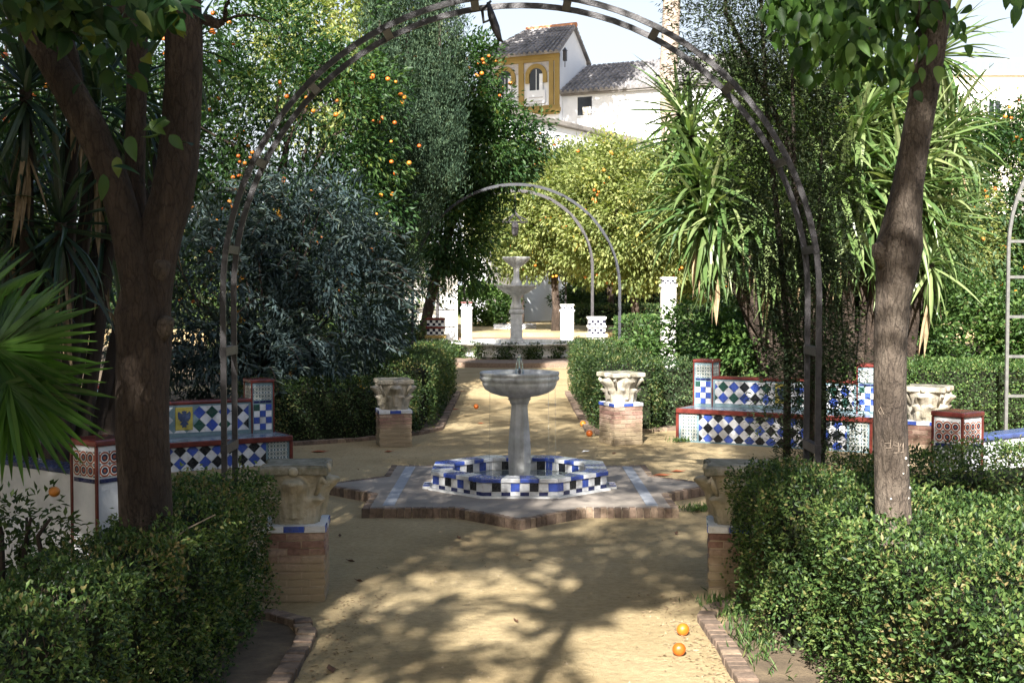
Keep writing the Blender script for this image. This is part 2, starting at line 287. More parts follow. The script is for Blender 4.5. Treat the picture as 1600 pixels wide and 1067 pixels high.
class MB:
    def __init__(s): s.v = []; s.f = []
    def add(s, v, f):
        k = len(s.v); s.v += [tuple(x) for x in v]; s.f += [tuple(i + k for i in q) for q in f]; return s
    def box(s, x0, x1, y0, y1, z0, z1):
        return s.add([(x0, y0, z0), (x1, y0, z0), (x1, y1, z0), (x0, y1, z0), (x0, y0, z1), (x1, y0, z1), (x1, y1, z1), (x0, y1, z1)],
                     [(0, 3, 2, 1), (4, 5, 6, 7), (0, 1, 5, 4), (1, 2, 6, 5), (2, 3, 7, 6), (3, 0, 4, 7)])
    def prism(s, poly, z0, z1):
        n = len(poly)
        return s.add([(x, y, z0) for x, y in poly] + [(x, y, z1) for x, y in poly],
                     [tuple(reversed(range(n))), tuple(range(n, 2 * n))] + [(i, (i + 1) % n, n + (i + 1) % n, n + i) for i in range(n)])
    def lathe(s, prof, n=32, cx=0, cy=0, ph=0, cap=True):
        v = []; f = []
        for r, z in prof:
            for k in range(n):
                a = ph + 2 * math.pi * k / n; v.append((cx + r * math.cos(a), cy + r * math.sin(a), z))
        for i in range(len(prof) - 1):
            for k in range(n):
                f.append((i * n + k, i * n + (k + 1) % n, (i + 1) * n + (k + 1) % n, (i + 1) * n + k))
        if cap: f.append(tuple(reversed(range(n)))); f.append(tuple(range((len(prof) - 1) * n, len(prof) * n)))
        return s.add(v, f)
    def tube(s, pts, rad, n=8, wob=0.0, cap=True):
        pts = [Vector(p) for p in pts]; v = []; f = []
        up = Vector((.3, .9, .2)); m = len(pts)
        for i, p in enumerate(pts):
            t = (pts[min(i + 1, m - 1)] - pts[max(i - 1, 0)]).normalized()
            a = t.cross(up); 
            if a.length < .05: a = t.cross(Vector((1, 0, 0)))
            a.normalize(); b2 = t.cross(a)
            for k in range(n):
                q = 2 * math.pi * k / n; rr = rad[i] * (1 + wob * (random.random() - .5) + (wob * .8 * math.sin(q * 3 + i * .35) if wob else 0))
                v.append(p + (a * math.cos(q) + b2 * math.sin(q)) * rr)
        for i in range(m - 1):
            for k in range(n): f.append((i * n + k, (i + 1) * n + k, (i + 1) * n + (k + 1) % n, i * n + (k + 1) % n))
        if cap: f.append(tuple(range(n))); f.append(tuple(reversed(range((m - 1) * n, m * n))))
        return s.add(v, f)
    def bar(s, pts, side, w, t):
        """flat bar of section w (along `side`) by t swept along pts"""
        pts = [Vector(p) for p in pts]; side = Vector(side).normalized(); m = len(pts); v = []; f = []
        for i, p in enumerate(pts):
            d = (pts[min(i + 1, m - 1)] - pts[max(i - 1, 0)]).normalized(); nn = side.cross(d).normalized()
            for a, b2 in ((-1, -1), (1, -1), (1, 1), (-1, 1)): v.append(p + side * (a * w / 2) + nn * (b2 * t / 2))
        for i in range(m - 1):
            for k in range(4): f.append((i * 4 + k, (i + 1) * 4 + k, (i + 1) * 4 + (k + 1) % 4, i * 4 + (k + 1) % 4))
        f.append((0, 1, 2, 3)); f.append((m * 4 - 1, m * 4 - 2, m * 4 - 3, m * 4 - 4))
        return s.add(v, f)
    def mesh(s, name, mat, off=None, smooth=False):
        me = bpy.data.meshes.new(name)
        v = s.v if off is None else [(x - off[0], y - off[1], z - off[2]) for x, y, z in s.v]
        me.from_pydata(v, [], s.f); me.update()
        if smooth: me.polygons.foreach_set('use_smooth', [True] * len(me.polygons))
        if mat: me.materials.append(MATS[mat])
        return me
    def build(s, name, mat, parent=None, off=None, smooth=False, bevel=0):
        o = link(name, s.mesh(name, mat, off, smooth), parent)
        import bmesh
        bm = bmesh.new(); bm.from_mesh(o.data); bmesh.ops.recalc_face_normals(bm, faces=bm.faces); bm.to_mesh(o.data); bm.free()
        if bevel:
            md = o.modifiers.new('bevel', 'BEVEL'); md.width = bevel; md.segments = 2; md.limit_method = 'ANGLE'
        return o

def nrm(a): return a / np.maximum(np.linalg.norm(a, axis=-1, keepdims=True), 1e-9)
def rdir(n):
    return nrm(rng.normal(size=(n, 3)))
def leaf_mesh(name, pos, direc, length, width, mat, parent=None, off=(0, 0, 0), up=None, fold=.22, droop=.12, tone=None, wide=.45):
    """every leaf a folded lozenge of two faces; its tone is stored per face"""
    n = len(pos)
    t = nrm(direc); u = nrm((np.array([[0, 0, 1.0]]) if up is None else up) + rng.normal(size=(n, 3)) * .45)
    s = nrm(np.cross(t, u)); nn = np.cross(s, t)
    length = np.broadcast_to(length, (n,))[:, None]; width = np.broadcast_to(width, (n,))[:, None]
    p = pos - np.array(off)[None]
    V = np.empty((n, 4, 3), np.float32)
    V[:, 0] = p; V[:, 2] = p + t * length - nn * length * droop
    V[:, 1] = p + t * length * wide + s * width / 2 + nn * width * fold
    V[:, 3] = p + t * length * wide - s * width / 2 + nn * width * fold
    base = np.arange(n, dtype=np.int32)[:, None] * 4
    Fc = np.concatenate([base + np.array([[0, 1, 2]]), base + np.array([[0, 2, 3]])], 1).astype(np.int32).reshape(-1)
    me = bpy.data.meshes.new(name)
    me.vertices.add(n * 4); me.vertices.foreach_set('co', V.reshape(-1))
    me.loops.add(n * 6); me.loops.foreach_set('vertex_index', Fc)
    me.polygons.add(n * 2); me.polygons.foreach_set('loop_start', np.arange(0, n * 6, 3, dtype=np.int32))
    at = me.attributes.new('rnd', 'FLOAT', 'FACE')
    tn = rng.random(n) if tone is None else np.clip(tone, 0, 1)
    at.data.foreach_set('value', np.repeat(tn, 2).astype(np.float32))
    me.update(calc_edges=True); me.materials.append(MATS[mat])
    return link(name, me, parent)

def clumps(center, radii, n, r, per, shell=.55, squash=.8, out=.9, keep=None, low=-1.0):
    """leaf positions and directions in clumps spread through an ellipsoid"""
    d = rdir(n * 3); d = d[d[:, 2] > low][:n]; n = len(d)
    rad = shell + (1 - shell) * rng.random(n) ** .6
    lump = 1 + .16 * np.sin(d[:, 0] * 5.1 + center[0]) * np.cos(d[:, 2] * 4.3 + center[1]) + .10 * rng.normal(size=n)
    cc = np.array(center)[None] + d * np.array(radii)[None] * (rad * lump)[:, None]
    if keep is not None: cc = cc[keep(cc)]; n = len(cc)
    cr = r * (.55 + .8 * rng.random(n))
    ct = rng.random(n)
    q = rdir(n * per).reshape(n, per, 3); rr = rng.random((n, per, 1)) ** .45
    p = cc[:, None] + q * rr * cr[:, None, None] * np.array([1, 1, squash])
    o = nrm(cc - np.array(center)[None])
    dd = q * .8 + o[:, None] * out * .5 + rng.normal(size=(n, per, 3)) * .35
    tone = .55 * ct[:, None] + .55 * rng.random((n, per)) - .06
    return p.reshape(-1, 3), dd.reshape(-1, 3), tone.reshape(-1)

def ovate_mesh(name, pos, direc, length, width, mat, parent=None, off=(0, 0, 0), up=None):
    """broad leaves seen large: curved midrib, rounded outline, drawn-out tip"""
    n = len(pos); t = nrm(direc); u = nrm(up + rng.normal(size=(n, 3)) * .45); s_ = nrm(np.cross(t, u)); nn = np.cross(s_, t)
    Lh = np.broadcast_to(length, (n,))[:, None]; W = np.broadcast_to(width, (n,))[:, None]; p = pos - np.array(off)[None]
    cv = (rng.random((n, 1)) * .35 + .05)
    prof = [(0, 0), (.10, .28), (.26, .46), (.45, .5), (.65, .40), (.84, .20), (1, 0)]
    V = []
    for q, w in prof:
        m_ = p + t * Lh * q - nn * Lh * cv * q * q
        V += [m_] if w == 0 else [m_, m_ + s_ * W * w + nn * W * w * .35, m_ - s_ * W * w + nn * W * w * .35]
    V = np.stack(V, 1); k = V.shape[1]; fc = [(0, 1, 2), (0, 3, 1)]
    for i in range(len(prof) - 3):
        a = 1 + 3 * i; b2 = a + 3; fc += [(a, b2, b2 + 1), (a, b2 + 1, a + 1), (a, a + 2, b2 + 2), (a, b2 + 2, b2)]
    a = 1 + 3 * (len(prof) - 3); fc += [(a, k - 1, a + 1), (a, a + 2, k - 1)]
    fc = np.array(fc); Fc = (np.arange(n)[:, None, None] * k + fc[None]).reshape(-1).astype(np.int32)
    me = bpy.data.meshes.new(name); me.vertices.add(n * k); me.vertices.foreach_set('co', V.astype(np.float32).reshape(-1))
    me.loops.add(len(Fc)); me.loops.foreach_set('vertex_index', Fc); me.polygons.add(len(Fc) // 3); me.polygons.foreach_set('loop_start', np.arange(0, len(Fc), 3, dtype=np.int32))
    at = me.attributes.new('rnd', 'FLOAT', 'FACE'); at.data.foreach_set('value', np.repeat(rng.random(n), len(fc)).astype(np.float32))
    me.polygons.foreach_set('use_smooth', np.ones(len(me.polygons), bool))
    me.update(calc_edges=True); me.materials.append(MATS[mat]); return link(name, me, parent)
ICO = None
def orange_mesh():
    global ICO
    if ICO is None:
        mb = MB(); pr = []
        for i in range(9):
            a = math.pi * i / 8 - math.pi / 2; pr.append((max(.003, math.cos(a)) * .038, math.sin(a) * .035 - (.004 if i == 8 else 0)))
        mb.lathe(pr, 12); ICO = mb.mesh('orange', 'orange_peel', smooth=True)
    return ICO
def branch_set(mb, root, tops, r0, r1, n=7, sag=.15):
    for tp in tops:
        a = Vector(root); b = Vector(tp); k = 5; pts = []
        for i in range(k + 1):
            q = i / k; p = a.lerp(b, q); p.z += sag * math.sin(q * math.pi) * (b - a).length
            if 0 < i < k: p += Vector((random.uniform(-1, 1), random.uniform(-1, 1), 0)) * .05 * (b - a).length
            pts.append(p)
        mb.tube(pts, [r0 + (r1 - r0) * i / k for i in range(k + 1)], n, .08)

def leafy_tree(name, label, cat, base, trunk_pts, trunk_r, crowns, leaf, mat, fruit=0, bark='bark', group=None, view_fruit=None, tree_n=10, limb_r=.05, extra_limbs=6, fruit_size=1.0):
    root = thing(name, label, cat, base, group=group)
    mb = MB(); mb.tube(trunk_pts, trunk_r, tree_n, .10)
    top = Vector(trunk_pts[-1])
    P_, D_, T_ = [], [], []
    for c in crowns:
        p, d, t = clumps(*c[0], **c[1]); P_.append(p); D_.append(d); T_.append(t)
        ce, ra = Vector(c[0][0]), c[0][1]
        tops = []
        for k in range(extra_limbs):
            a = random.uniform(0, 6.28); e = random.uniform(-.2, .9)
            tops.append(ce + Vector((math.cos(a) * math.cos(e) * ra[0], math.sin(a) * math.cos(e) * ra[1], math.sin(e) * ra[2])) * .75)
        branch_set(mb, top, tops, limb_r, limb_r * .2, 6)
    mb.build('trunk', bark, root, base, True)
    P_ = np.concatenate(P_); D_ = np.concatenate(D_); T_ = np.concatenate(T_); n = len(P_)
    D_[:, 2] -= .25
    leaf_mesh('crown', P_, D_, leaf[0] * (.7 + .6 * rng.random(n)), leaf[1] * (.7 + .6 * rng.random(n)), mat, root, base, tone=T_)
    for k in range(fruit):
        c = crowns[k % len(crowns)][0]
        d = rdir(1)[0]
        d[1] = -abs(d[1]) * .9
        d = d / np.linalg.norm(d)
        q = np.array(c[0]) + d * np.array(c[1]) * random.uniform(.93, 1.10)
        if k % 3 == 0: last = q
        else: q = last + rng.normal(size=3) * .2
        o = link('orange', orange_mesh(), root); o.location = Vector(q) - Vector(base)
        o.scale = (fruit_size * random.uniform(.5, .95),) * 3
    return root

def hedge(name, label, x0, x1, y0, y1, z1, dens, leaf, mat='box_leaf', rz=0, org=(0, 0), cat='hedge', group=None, rough=.07, z0=.0, skip=()):
    """clipped hedge: twiggy dark core with small leaves all over its uneven skin"""
    root = thing(name, label, cat, (org[0], org[1], 0), rz, group)
    cx, cy = (x0 + x1) / 2, (y0 + y1) / 2; hx, hy = (x1 - x0) / 2, (y1 - y0) / 2
    mb = MB(); i = min(.13, hx * .5, hy * .5); mb.box(x0 + i, x1 - i, y0 + i, y1 - i, z0, z1 - i)
    mb.build('twiggy_core', 'hedge_core', root)
    Ps, Ns = [], []
    faces = {'top': ((x1 - x0) * (y1 - y0)), 'x0': (y1 - y0) * z1, 'x1': (y1 - y0) * z1, 'y0': (x1 - x0) * z1, 'y1': (x1 - x0) * z1}
    for k, A in faces.items():
        if k in skip: continue
        n = int(A * dens); a, b2 = rng.random(n), rng.random(n)
        if k == 'top': p = np.stack([x0 + a * (x1 - x0), y0 + b2 * (y1 - y0), np.full(n, z1)], 1); nn = (0, 0, 1)
        elif k == 'x0': p = np.stack([np.full(n, x0), y0 + a * (y1 - y0), z0 + .03 + b2 * (z1 - z0 - .03)], 1); nn = (-1, 0, 0)
        elif k == 'x1': p = np.stack([np.full(n, x1), y0 + a * (y1 - y0), z0 + .03 + b2 * (z1 - z0 - .03)], 1); nn = (1, 0, 0)
        elif k == 'y0': p = np.stack([x0 + a * (x1 - x0), np.full(n, y0), z0 + .03 + b2 * (z1 - z0 - .03)], 1); nn = (0, -1, 0)
        else: p = np.stack([x0 + a * (x1 - x0), np.full(n, y1), z0 + .03 + b2 * (z1 - z0 - .03)], 1); nn = (0, 1, 0)
        nn = np.tile(np.array(nn, float), (n, 1))
        w = (np.sin(p[:, 0] * 7.3 + p[:, 1] * 3.1) + np.sin(p[:, 1] * 8.7 - p[:, 2] * 9) + np.sin(p[:, 0] * 17 + p[:, 2] * 13 + p[:, 1] * 15)) / 3
        dep = rng.random(n) ** 2 * .11 - .03
        # sprigs that stand out of the clipped skin
        spr = rng.random(n) < .05
        dep = np.where(spr, -rng.random(n) * .07, dep)
        p = p + nn * (w * rough - dep)[:, None]
        # round the upper edges
        q = np.stack([(p[:, 0] - cx) / hx, (p[:, 1] - cy) / hy, np.clip((p[:, 2] - z1 * .5) / (z1 * .5), 0, 2)], 1)
        e = np.clip(np.maximum(np.abs(q[:, 0]) * hx - hx + .12, 0) + np.maximum(np.abs(q[:, 1]) * hy - hy + .12, 0), 0, .2)
        if k == 'top': p[:, 2] -= e ** 2 * 3.2
        # bare patches low down
        Ps.append(p); Ns.append(nn)
    p = np.concatenate(Ps); nn = np.concatenate(Ns); n = len(p)
    lump = np.sin(p[:, 0] * 11 + 1.3 * np.sin(p[:, 1] * 9)) * np.sin(p[:, 1] * 10 + p[:, 2] * 12)
    keep = rng.random(n) < .82 + .25 * lump
    low = (p[:, 2] < .28 * z1) & (rng.random(n) < .35); keep &= ~low
    p, nn, lump = p[keep], nn[keep], lump[keep]; n = len(p)
    d = nn * .75 + rng.normal(size=(n, 3)) * .75; d[:, 2] += .25
    tone = np.clip(.42 + .22 * lump + .30 * rng.normal(size=n), 0, .97)
    pat = np.sin(p[:, 0] * 3.7 + 2 * np.sin(p[:, 1] * 2.9 + rz)) + np.sin(p[:, 1] * 4.1 + p[:, 2] * 5 + x0 * 3)
    tone = np.where((pat > 1.45) & (rng.random(n) < .30), 1.0, tone); keep = (pat > -1.55) | (rng.random(n) < .45)
    p, nn, d, tone = p[keep], nn[keep], d[keep], tone[keep]; n = len(p)
    if leaf < .03:      # fresh shoots that have grown out since the last clipping
        k = int(n / 420); ix = rng.integers(0, n, k); sd = nrm(nn[ix] * .6 + rng.normal(size=(k, 3)) * .4 + np.array([[0, 0, .7]])); q = np.linspace(.1, 1, 9)
        sp_ = (p[ix][:, None] + sd[:, None] * (q[None, :, None] * (.05 + .09 * rng.random((k, 1, 1))))).reshape(-1, 3)
        m_ = len(sp_); p = np.concatenate([p, sp_]); nn = np.concatenate([nn, np.repeat(nn[ix], 9, 0)]); d = np.concatenate([d, np.repeat(sd, 9, 0) * .5 + rng.normal(size=(m_, 3)) * .7]); tone = np.concatenate([tone, .6 + .36 * rng.random(m_)]); n = len(p)
    leaf_mesh('foliage', p, d, leaf * (.7 + .7 * rng.random(n)), leaf * .56 * (.7 + .6 * rng.random(n)), mat, root, up=nn + np.array([[0, 0, .4]]), tone=tone)
    # twigs poking through
    mb = MB()
    for k in range(int(60 * min(3, hx * hy * 4))):
        a = random.uniform(x0 + .05, x1 - .05); b2 = random.uniform(y0 + .05, y1 - .05)
        s = Vector((a, b2, z1 - .12)); mb.tube([s, s + Vector((random.uniform(-.10, .10), random.uniform(-.10, .10), random.uniform(.10, .17)))], [.0022, .001], 4)
    mb.build('twigs', 'bark', root)['kind'] = 'stuff'
    return root

# ================================================================== SETTING
mb = MB(); nx = 60
mb.add([(-400, -60, 0), (400, -60, 0), (400, 700, 0), (-400, 700, 0)], [(0, 1, 2, 3)])
tag(mb.build('ground', 'sand'), None, kind='structure')
def bed(poly, z=.006, name='planting_bed'):
    mb = MB(); n = len(poly); mb.add([(x, y, z) for x, y in poly], [tuple(range(n))])
    return tag(mb.build(name, 'soil'), None, kind='structure')
bed([(-14, 1), (-1.17, 1), (-1.17, 6.95), (-1.28, 7.22), (-1.6, 7.4), (-2.2, 7.35), (-3.9, 6.6), (-14, 6.6)])
bed([(1.2, 1), (14, 1), (14, 9.6), (3.4, 9.0), (2.2, 7.9), (1.32, 7.55), (1.2, 7.2)])
bed([(-16, 15), (-4.6, 15), (-2.6, 15.9), (-1.7, 16.5), (-1.05, 17.5), (-1.05, 24.3), (-16, 24.3)])
bed([(1.1, 16.8), (2.2, 17.6), (4.6, 16.6), (16, 15), (16, 24.3), (1.1, 24.3)])
bed([(-30, 25.6), (-3.2, 25.6), (-3.2, 44), (-30, 44)]); bed([(3.4, 25.6), (30, 25.6), (30, 44), (3.4, 44)])
# raised upper garden beyond the far fountain
mb = MB(); mb.box(-60, 60, 48, 300, -.2, .35); tag(mb.build('terrace', 'sand'), None, kind='structure')

BRICKS = {}
def brick_mesh(l, w, h, mat='brick'):
    k = (round(l, 3), round(w, 3), round(h, 3), mat)
    if k not in BRICKS:
        mb = MB(); b2 = min(.005, h * .12)
        x, y, z = l / 2, w / 2, h / 2
        mb.add([(-x + b2, -y + b2, z), (x - b2, -y + b2, z), (x - b2, y - b2, z), (-x + b2, y - b2, z),
                (-x, -y, z - b2), (x, -y, z - b2), (x, y, z - b2), (-x, y, z - b2),
                (-x, -y, -z), (x, -y, -z), (x, y, -z), (-x, y, -z)],
               [(0, 1, 2, 3)] + [(i + 4, (i + 1) % 4 + 4, (i + 1) % 4, i) for i in range(4)] + [(i + 8, (i + 1) % 4 + 8, (i + 1) % 4 + 4, i + 4) for i in range(4)] + [(11, 10, 9, 8)])
        BRICKS[k] = mb.mesh('brick', mat)
    return BRICKS[k]
def brick(parent, x, y, z, rz, l, w, h, jitter=.003, mat='brick'):
    o = link('brick', brick_mesh(l, w, h, mat), parent)
    o.location = (x + random.uniform(-jitter, jitter), y + random.uniform(-jitter, jitter), z + random.uniform(-jitter, jitter))
    o.rotation_euler = (random.uniform(-.02, .02), random.uniform(-.02, .02), rz + random.uniform(-.02, .02)); return o
def kerb(label, pts, step=.072, h=.1, l=.10, z=-.005, lim=300):
    root = thing('brick_kerb', label, 'kerb', (pts[0][0], pts[0][1], 0)); o0 = Vector(pts[0]).to_2d(); n = 0
    mb = MB()
    for a, b2 in zip(pts, pts[1:]):
        a, b2 = Vector(a), Vector(b2); d = b2 - a; k = max(1, int(d.length / step)); an = math.atan2(d.y, d.x)
        mid = (a + b2) / 2 - o0
        for i in range(k):
            p = a.lerp(b2, (i + .5) / k) - o0; n += 1
            if n <= lim: brick(root, p.x, p.y, z, an, d.length / k - .008, l, h, .006, 'kerb_brick')
        # earth bedding between the bricks
        t = d.normalized(); s = Vector((-t.y, t.x)) * (l / 2 - .012)
        A, B = a - o0, b2 - o0
        mb.prism([tuple(A - s), tuple(B - s), tuple(B + s), tuple(A + s)], -.02, z + h / 2 - .014)
    mb.build('bedding', 'mortar', root)
    return root
kerb('old brick edging curving round the front left hedge', [(-1.12, 4.8), (-1.11, 6.3), (-1.12, 6.95), (-1.2, 7.2), (-1.38, 7.38), (-1.7, 7.46)])
kerb('old brick edging along the front right hedge beside two oranges', [(1.14, 4.8), (1.13, 6.8), (1.12, 7.3), (1.18, 7.5), (1.34, 7.62)])
kerb('brick edging of the bed behind the left stone capital', [(-3.0, 15.55), (-2.3, 15.95), (-1.75, 16.35), (-1.25, 16.9), (-1.0, 17.5), (-1.0, 20), (-1.0, 23.8)], .11, lim=200)
kerb('brick edging of the bed behind the right stone capital', [(1.03, 23.8), (1.03, 20), (1.04, 17.2), (1.25, 16.95), (2.3, 17.5)], .11, lim=200)

# ------------------------------------------------------------------ tiles
TILES = {}
def tile_mesh(poly, mat, t=.007, inset=.0016):
    k = (tuple((round(x, 4), round(y, 4)) for x, y in poly), mat, t)
    if k not in TILES:
        n = len(poly); mb = MB(); cx = sum(p[0] for p in poly) / n; cy = sum(p[1] for p in poly) / n
        ins = []
        for x, y in poly:
            d = math.hypot(x - cx, y - cy) or 1; q = 1 - inset * 1.6 / d; ins.append((cx + (x - cx) * q, cy + (y - cy) * q))
        mb.add([(x, y, 0) for x, y in poly] + [(x, y, t * .75) for x, y in poly] + [(x, y, t) for x, y in ins],
               [(i, (i + 1) % n, n + (i + 1) % n, n + i) for i in range(n)] + [(n + i, n + (i + 1) % n, 2 * n + (i + 1) % n, 2 * n + i) for i in range(n)] + [tuple(range(2 * n, 3 * n))])
        TILES[k] = mb.mesh('tile', mat)
    return TILES[k]
def clip(poly, x0, x1, y0, y1):
    def cut(p, ax, v, sgn):
        out = []
        for i in range(len(p)):
            a, b2 = p[i], p[(i + 1) % len(p)]; da = sgn * (a[ax] - v); db = sgn * (b2[ax] - v)
            if da >= 0: out.append(a)
            if da * db < 0:
                t = da / (da - db); out.append((a[0] + (b2[0] - a[0]) * t, a[1] + (b2[1] - a[1]) * t))
        return out
    for ax, v, s in ((0, x0, 1), (0, x1, -1), (1, y0, 1), (1, y1, -1)):
        poly = cut(poly, ax, v, s)
        if len(poly) < 3: return None
    ar = abs(sum(poly[i][0] * poly[(i + 1) % len(poly)][1] - poly[(i + 1) % len(poly)][0] * poly[i][1] for i in range(len(poly)))) / 2
    return poly if ar > 2e-4 else None
def frame(o, u, v): return Matrix(((u[0], v[0], u[1] * v[2] - u[2] * v[1], o[0]), (u[1], v[1], u[2] * v[0] - u[0] * v[2], o[1]), (u[2], v[2], u[0] * v[1] - u[1] * v[0], o[2]), (0, 0, 0, 1)))
def put_tile(parent, M, poly, mat, t=.007):
    n = len(poly); cx = sum(p[0] for p in poly) / n; cy = sum(p[1] for p in poly) / n
    o = link('tile', tile_mesh([(x - cx, y - cy) for x, y in poly], mat, t), parent)
    o.matrix_local = M @ Matrix.Translation((cx, cy, random.uniform(-.0008, .0008))) @ Matrix.Rotation(random.uniform(-.01, .01), 4, 'X') @ Matrix.Rotation(random.uniform(-.01, .01), 4, 'Y')
def diamonds(parent, M, w, h, d, cols, hole=None):
    """lozenge tiling: white rows between rows whose colours alternate"""
    g = .0022; ny = int(h / d) + 2; nx = int(w / d) + 3
    x_off = (w - (nx - 1) * d) / 2
    for row in range(2 * ny + 1):
        cy = row * d / 2 + (h - round(h / d) * d) / 2
        for i in range(-1, nx + 1):
            cx = x_off + i * d + (d / 2 if row % 2 else 0)
            r = d / 2 - g
            p = clip([(cx, cy - r), (cx + r, cy), (cx, cy + r), (cx - r, cy)], 0, w, 0, h)
            if not p: continue
            if hole and hole[0] - d * .3 < cx < hole[1] + d * .3 and hole[2] - d * .3 < cy < hole[3] + d * .3: continue
            mat = 'tile_white' if row % 2 == 0 else cols[(i + (row // 2)) % len(cols)]
            put_tile(parent, M, p, mat)
def squares(parent, M, w, h, nx, ny, fn, g=.002, t=.007):
    for i in range(nx):
        for j in range(ny):
            a, b2 = w / nx, h / ny
            put_tile(parent, M, [(i * a + g, j * b2 + g), ((i + 1) * a - g, j * b2 + g), ((i + 1) * a - g, (j + 1) * b2 - g), (i * a + g, (j + 1) * b2 - g)], fn(i, j), t)

def bench(label, loc, rz, Lb, plaque=None, detail=True, group='tiled garden benches round the plaza'):
    b0 = thing('tiled_bench', label, 'bench', loc, rz, group)
    D, SH, BH, PH, PW, BT = .46, .42, .81, 1.02, .27, .16
    hx = Lb / 2
    mb = MB(); mb.box(-hx + .012, hx - .012, .012, D + BT, -.15, SH - .035); mb.build('seat_base', 'grout', b0)
    mb = MB(); mb.box(-hx, hx, -.02, D + .002, SH - .035, SH); mb.build('seat_slab', 'seat_tile', b0, bevel=.008)
    mb = MB(); mb.box(-hx - .008, hx + .008, -.03, -.006, SH - .055, SH + .004); mb.build('seat_trim', 'red_trim', b0, bevel=.008)
    for s in (-1, 1):
        mb = MB(); x = s * (hx - .004); mb.box(x - .018, x + .018, -.012, .03, -.15, SH - .056); mb.build('corner_trim', 'red_trim', b0, bevel=.006)
        mb = MB(); x = s * (hx + .004); mb.box(x - .012, x + .012, -.004, D + BT, SH - .055, SH + .003); mb.build('end_trim', 'red_trim', b0, bevel=.006)
    # back wall
    mb = MB(); mb.box(-hx + .3, hx - .3, D + .03, D + BT, SH, BH - .04); mb.box(-hx + .3, hx - .3, D + BT, D + BT + .012, -.15, BH - .042)
    mb.build('back_wall', 'plaster_stained', b0)
    mb = MB(); mb.box(-hx + .29, hx - .29, D + .012, D + .032, SH, BH - .04); mb.build('back_panel', 'grout', b0)
    mb = MB(); mb.box(-hx + .28, hx - .28, D, D + BT + .03, BH - .04, BH); mb.build('back_coping', 'red_trim' if loc[1] > 11 else 'blue_coping', b0, bevel=.012)
    # diamond tiles below the seat and on the back
    E = .24
    M = frame((-hx + .05 + E, .012, .02), (1, 0, 0), (0, 0, 1))
    if detail:
        diamonds(b0, M, Lb - .1 - 2 * E, SH - .08, .135, ['tile_black', 'tile_blue'])
        for s in (-1, 1):
            x = -hx + .045 if s < 0 else hx - .045 - E + .02
            squares(b0, frame((x, .012, .02), (1, 0, 0), (0, 0, 1)), E - .02, SH - .08, 3, 4, lambda i, j: 'tile_rosette')
        w = Lb - .66; hole = None
        if plaque is not None: hole = (plaque * w - .075, plaque * w + .075, .06, .27)
        diamonds(b0, frame((-hx + .33, D + .012, SH + .045), (1, 0, 0), (0, 0, 1)), w, BH - .04 - SH - .065, .142, ['tile_green', 'tile_blue', 'tile_green', 'tile_blue', 'tile_black', 'tile_blue'], hole)
        if plaque is not None:
            px = -hx + .33 + plaque * w; pz = SH + .045 + .155
            mb = MB(); mb.box(px - .095, px + .095, D - .002, D + .014, pz - .125, pz + .125); pl = mb.build('eagle_plaque', 'plaque_yellow', b0, bevel=.003)
            eag = [(0, .09), (.014, .082), (.03, .085), (.018, .068), (.016, .05), (.035, .062), (.06, .082), (.072, .06), (.07, .02), (.062, -.01), (.052, .012), (.05, -.03), (.04, -.008), (.034, -.035), (.02, -.02), (.026, -.05), (.05, -.06), (.03, -.07), (.02, -.066), (.026, -.1), (.0, -.088)]
            pts = eag + [(-x, z) for x, z in reversed(eag[1:-1])]
            mb = MB(); n = len(pts)
            cv = [(0, 0)]
            mb.v = [(px, D - .0065, pz)] + [(px + x, D - .005, pz + z) for x, z in pts] + [(px + x, D - .001, pz + z) for x, z in pts]
            mb.f = [(0, 1 + i, 1 + (i + 1) % n) for i in range(n)] + [(1 + i, 1 + n + i, 1 + n + (i + 1) % n, 1 + (i + 1) % n) for i in range(n)]
            mb.build('eagle', 'plaque_blue', pl)
    # end pillars
    for s in (-1, 1):
        x0 = -hx + .03 if s < 0 else hx - .03 - PW
        x1 = x0 + PW; y0, y1 = D - .0, D + PW
        mb = MB(); mb.box(x0 + .012, x1 - .012, y0 + .012, y1 - .012, -.15, PH - .04); pl = mb.build('pillar', 'grout' if loc[1] > 11 else 'plaster_stained', b0)
        mb = MB(); mb.box(x0 - .006, x1 + .006, y0 - .006, y1 + .006, PH - .04, PH); mb.build('pillar_cap', 'red_trim', pl, bevel=.01)
        mb = MB()
        for xa in (x0, x1):
            for ya in (y0, y1): mb.box(xa - .016 if xa == x1 else xa, xa if xa == x1 else xa + .016, ya - .016 if ya == y1 else ya, ya if ya == y1 else ya + .016, -.15, PH - .041)
        mb.build('pillar_trim', 'red_trim', pl)
        if detail:
            pw = PW - .06
            for (o, u) in (((x0 + .03, y0 + .011), (1, 0, 0)), ((x1 - .03, y1 - .011), (-1, 0, 0)), ((x1 - .011, y0 + .03), (0, 1, 0)), ((x0 + .011, y1 - .03), (0, -1, 0))):
                front = u == (1, 0, 0)
                zb = SH + .03 if front else .3
                if front or loc[1] > 11: squares(pl, frame((o[0], o[1], zb), u, (0, 0, 1)), pw, .74 - zb, 3, 4 if front else 6, lambda i, j: 'tile_white' if (i + j) % 2 == 0 else ('tile_blue' if (i + 2 * j) % 3 else 'tile_green'))
                squares(pl, frame((o[0], o[1], .79), u, (0, 0, 1)), pw, .16, 3, 2, (lambda i, j: 'tile_floral') if loc[1] < 11 else (lambda i, j: 'tile_rosette'))
                squares(pl, frame((o[0], o[1], .752), u, (0, 0, 1)), pw, .03, 3, 1, lambda i, j: 'tile_navy')
    return b0
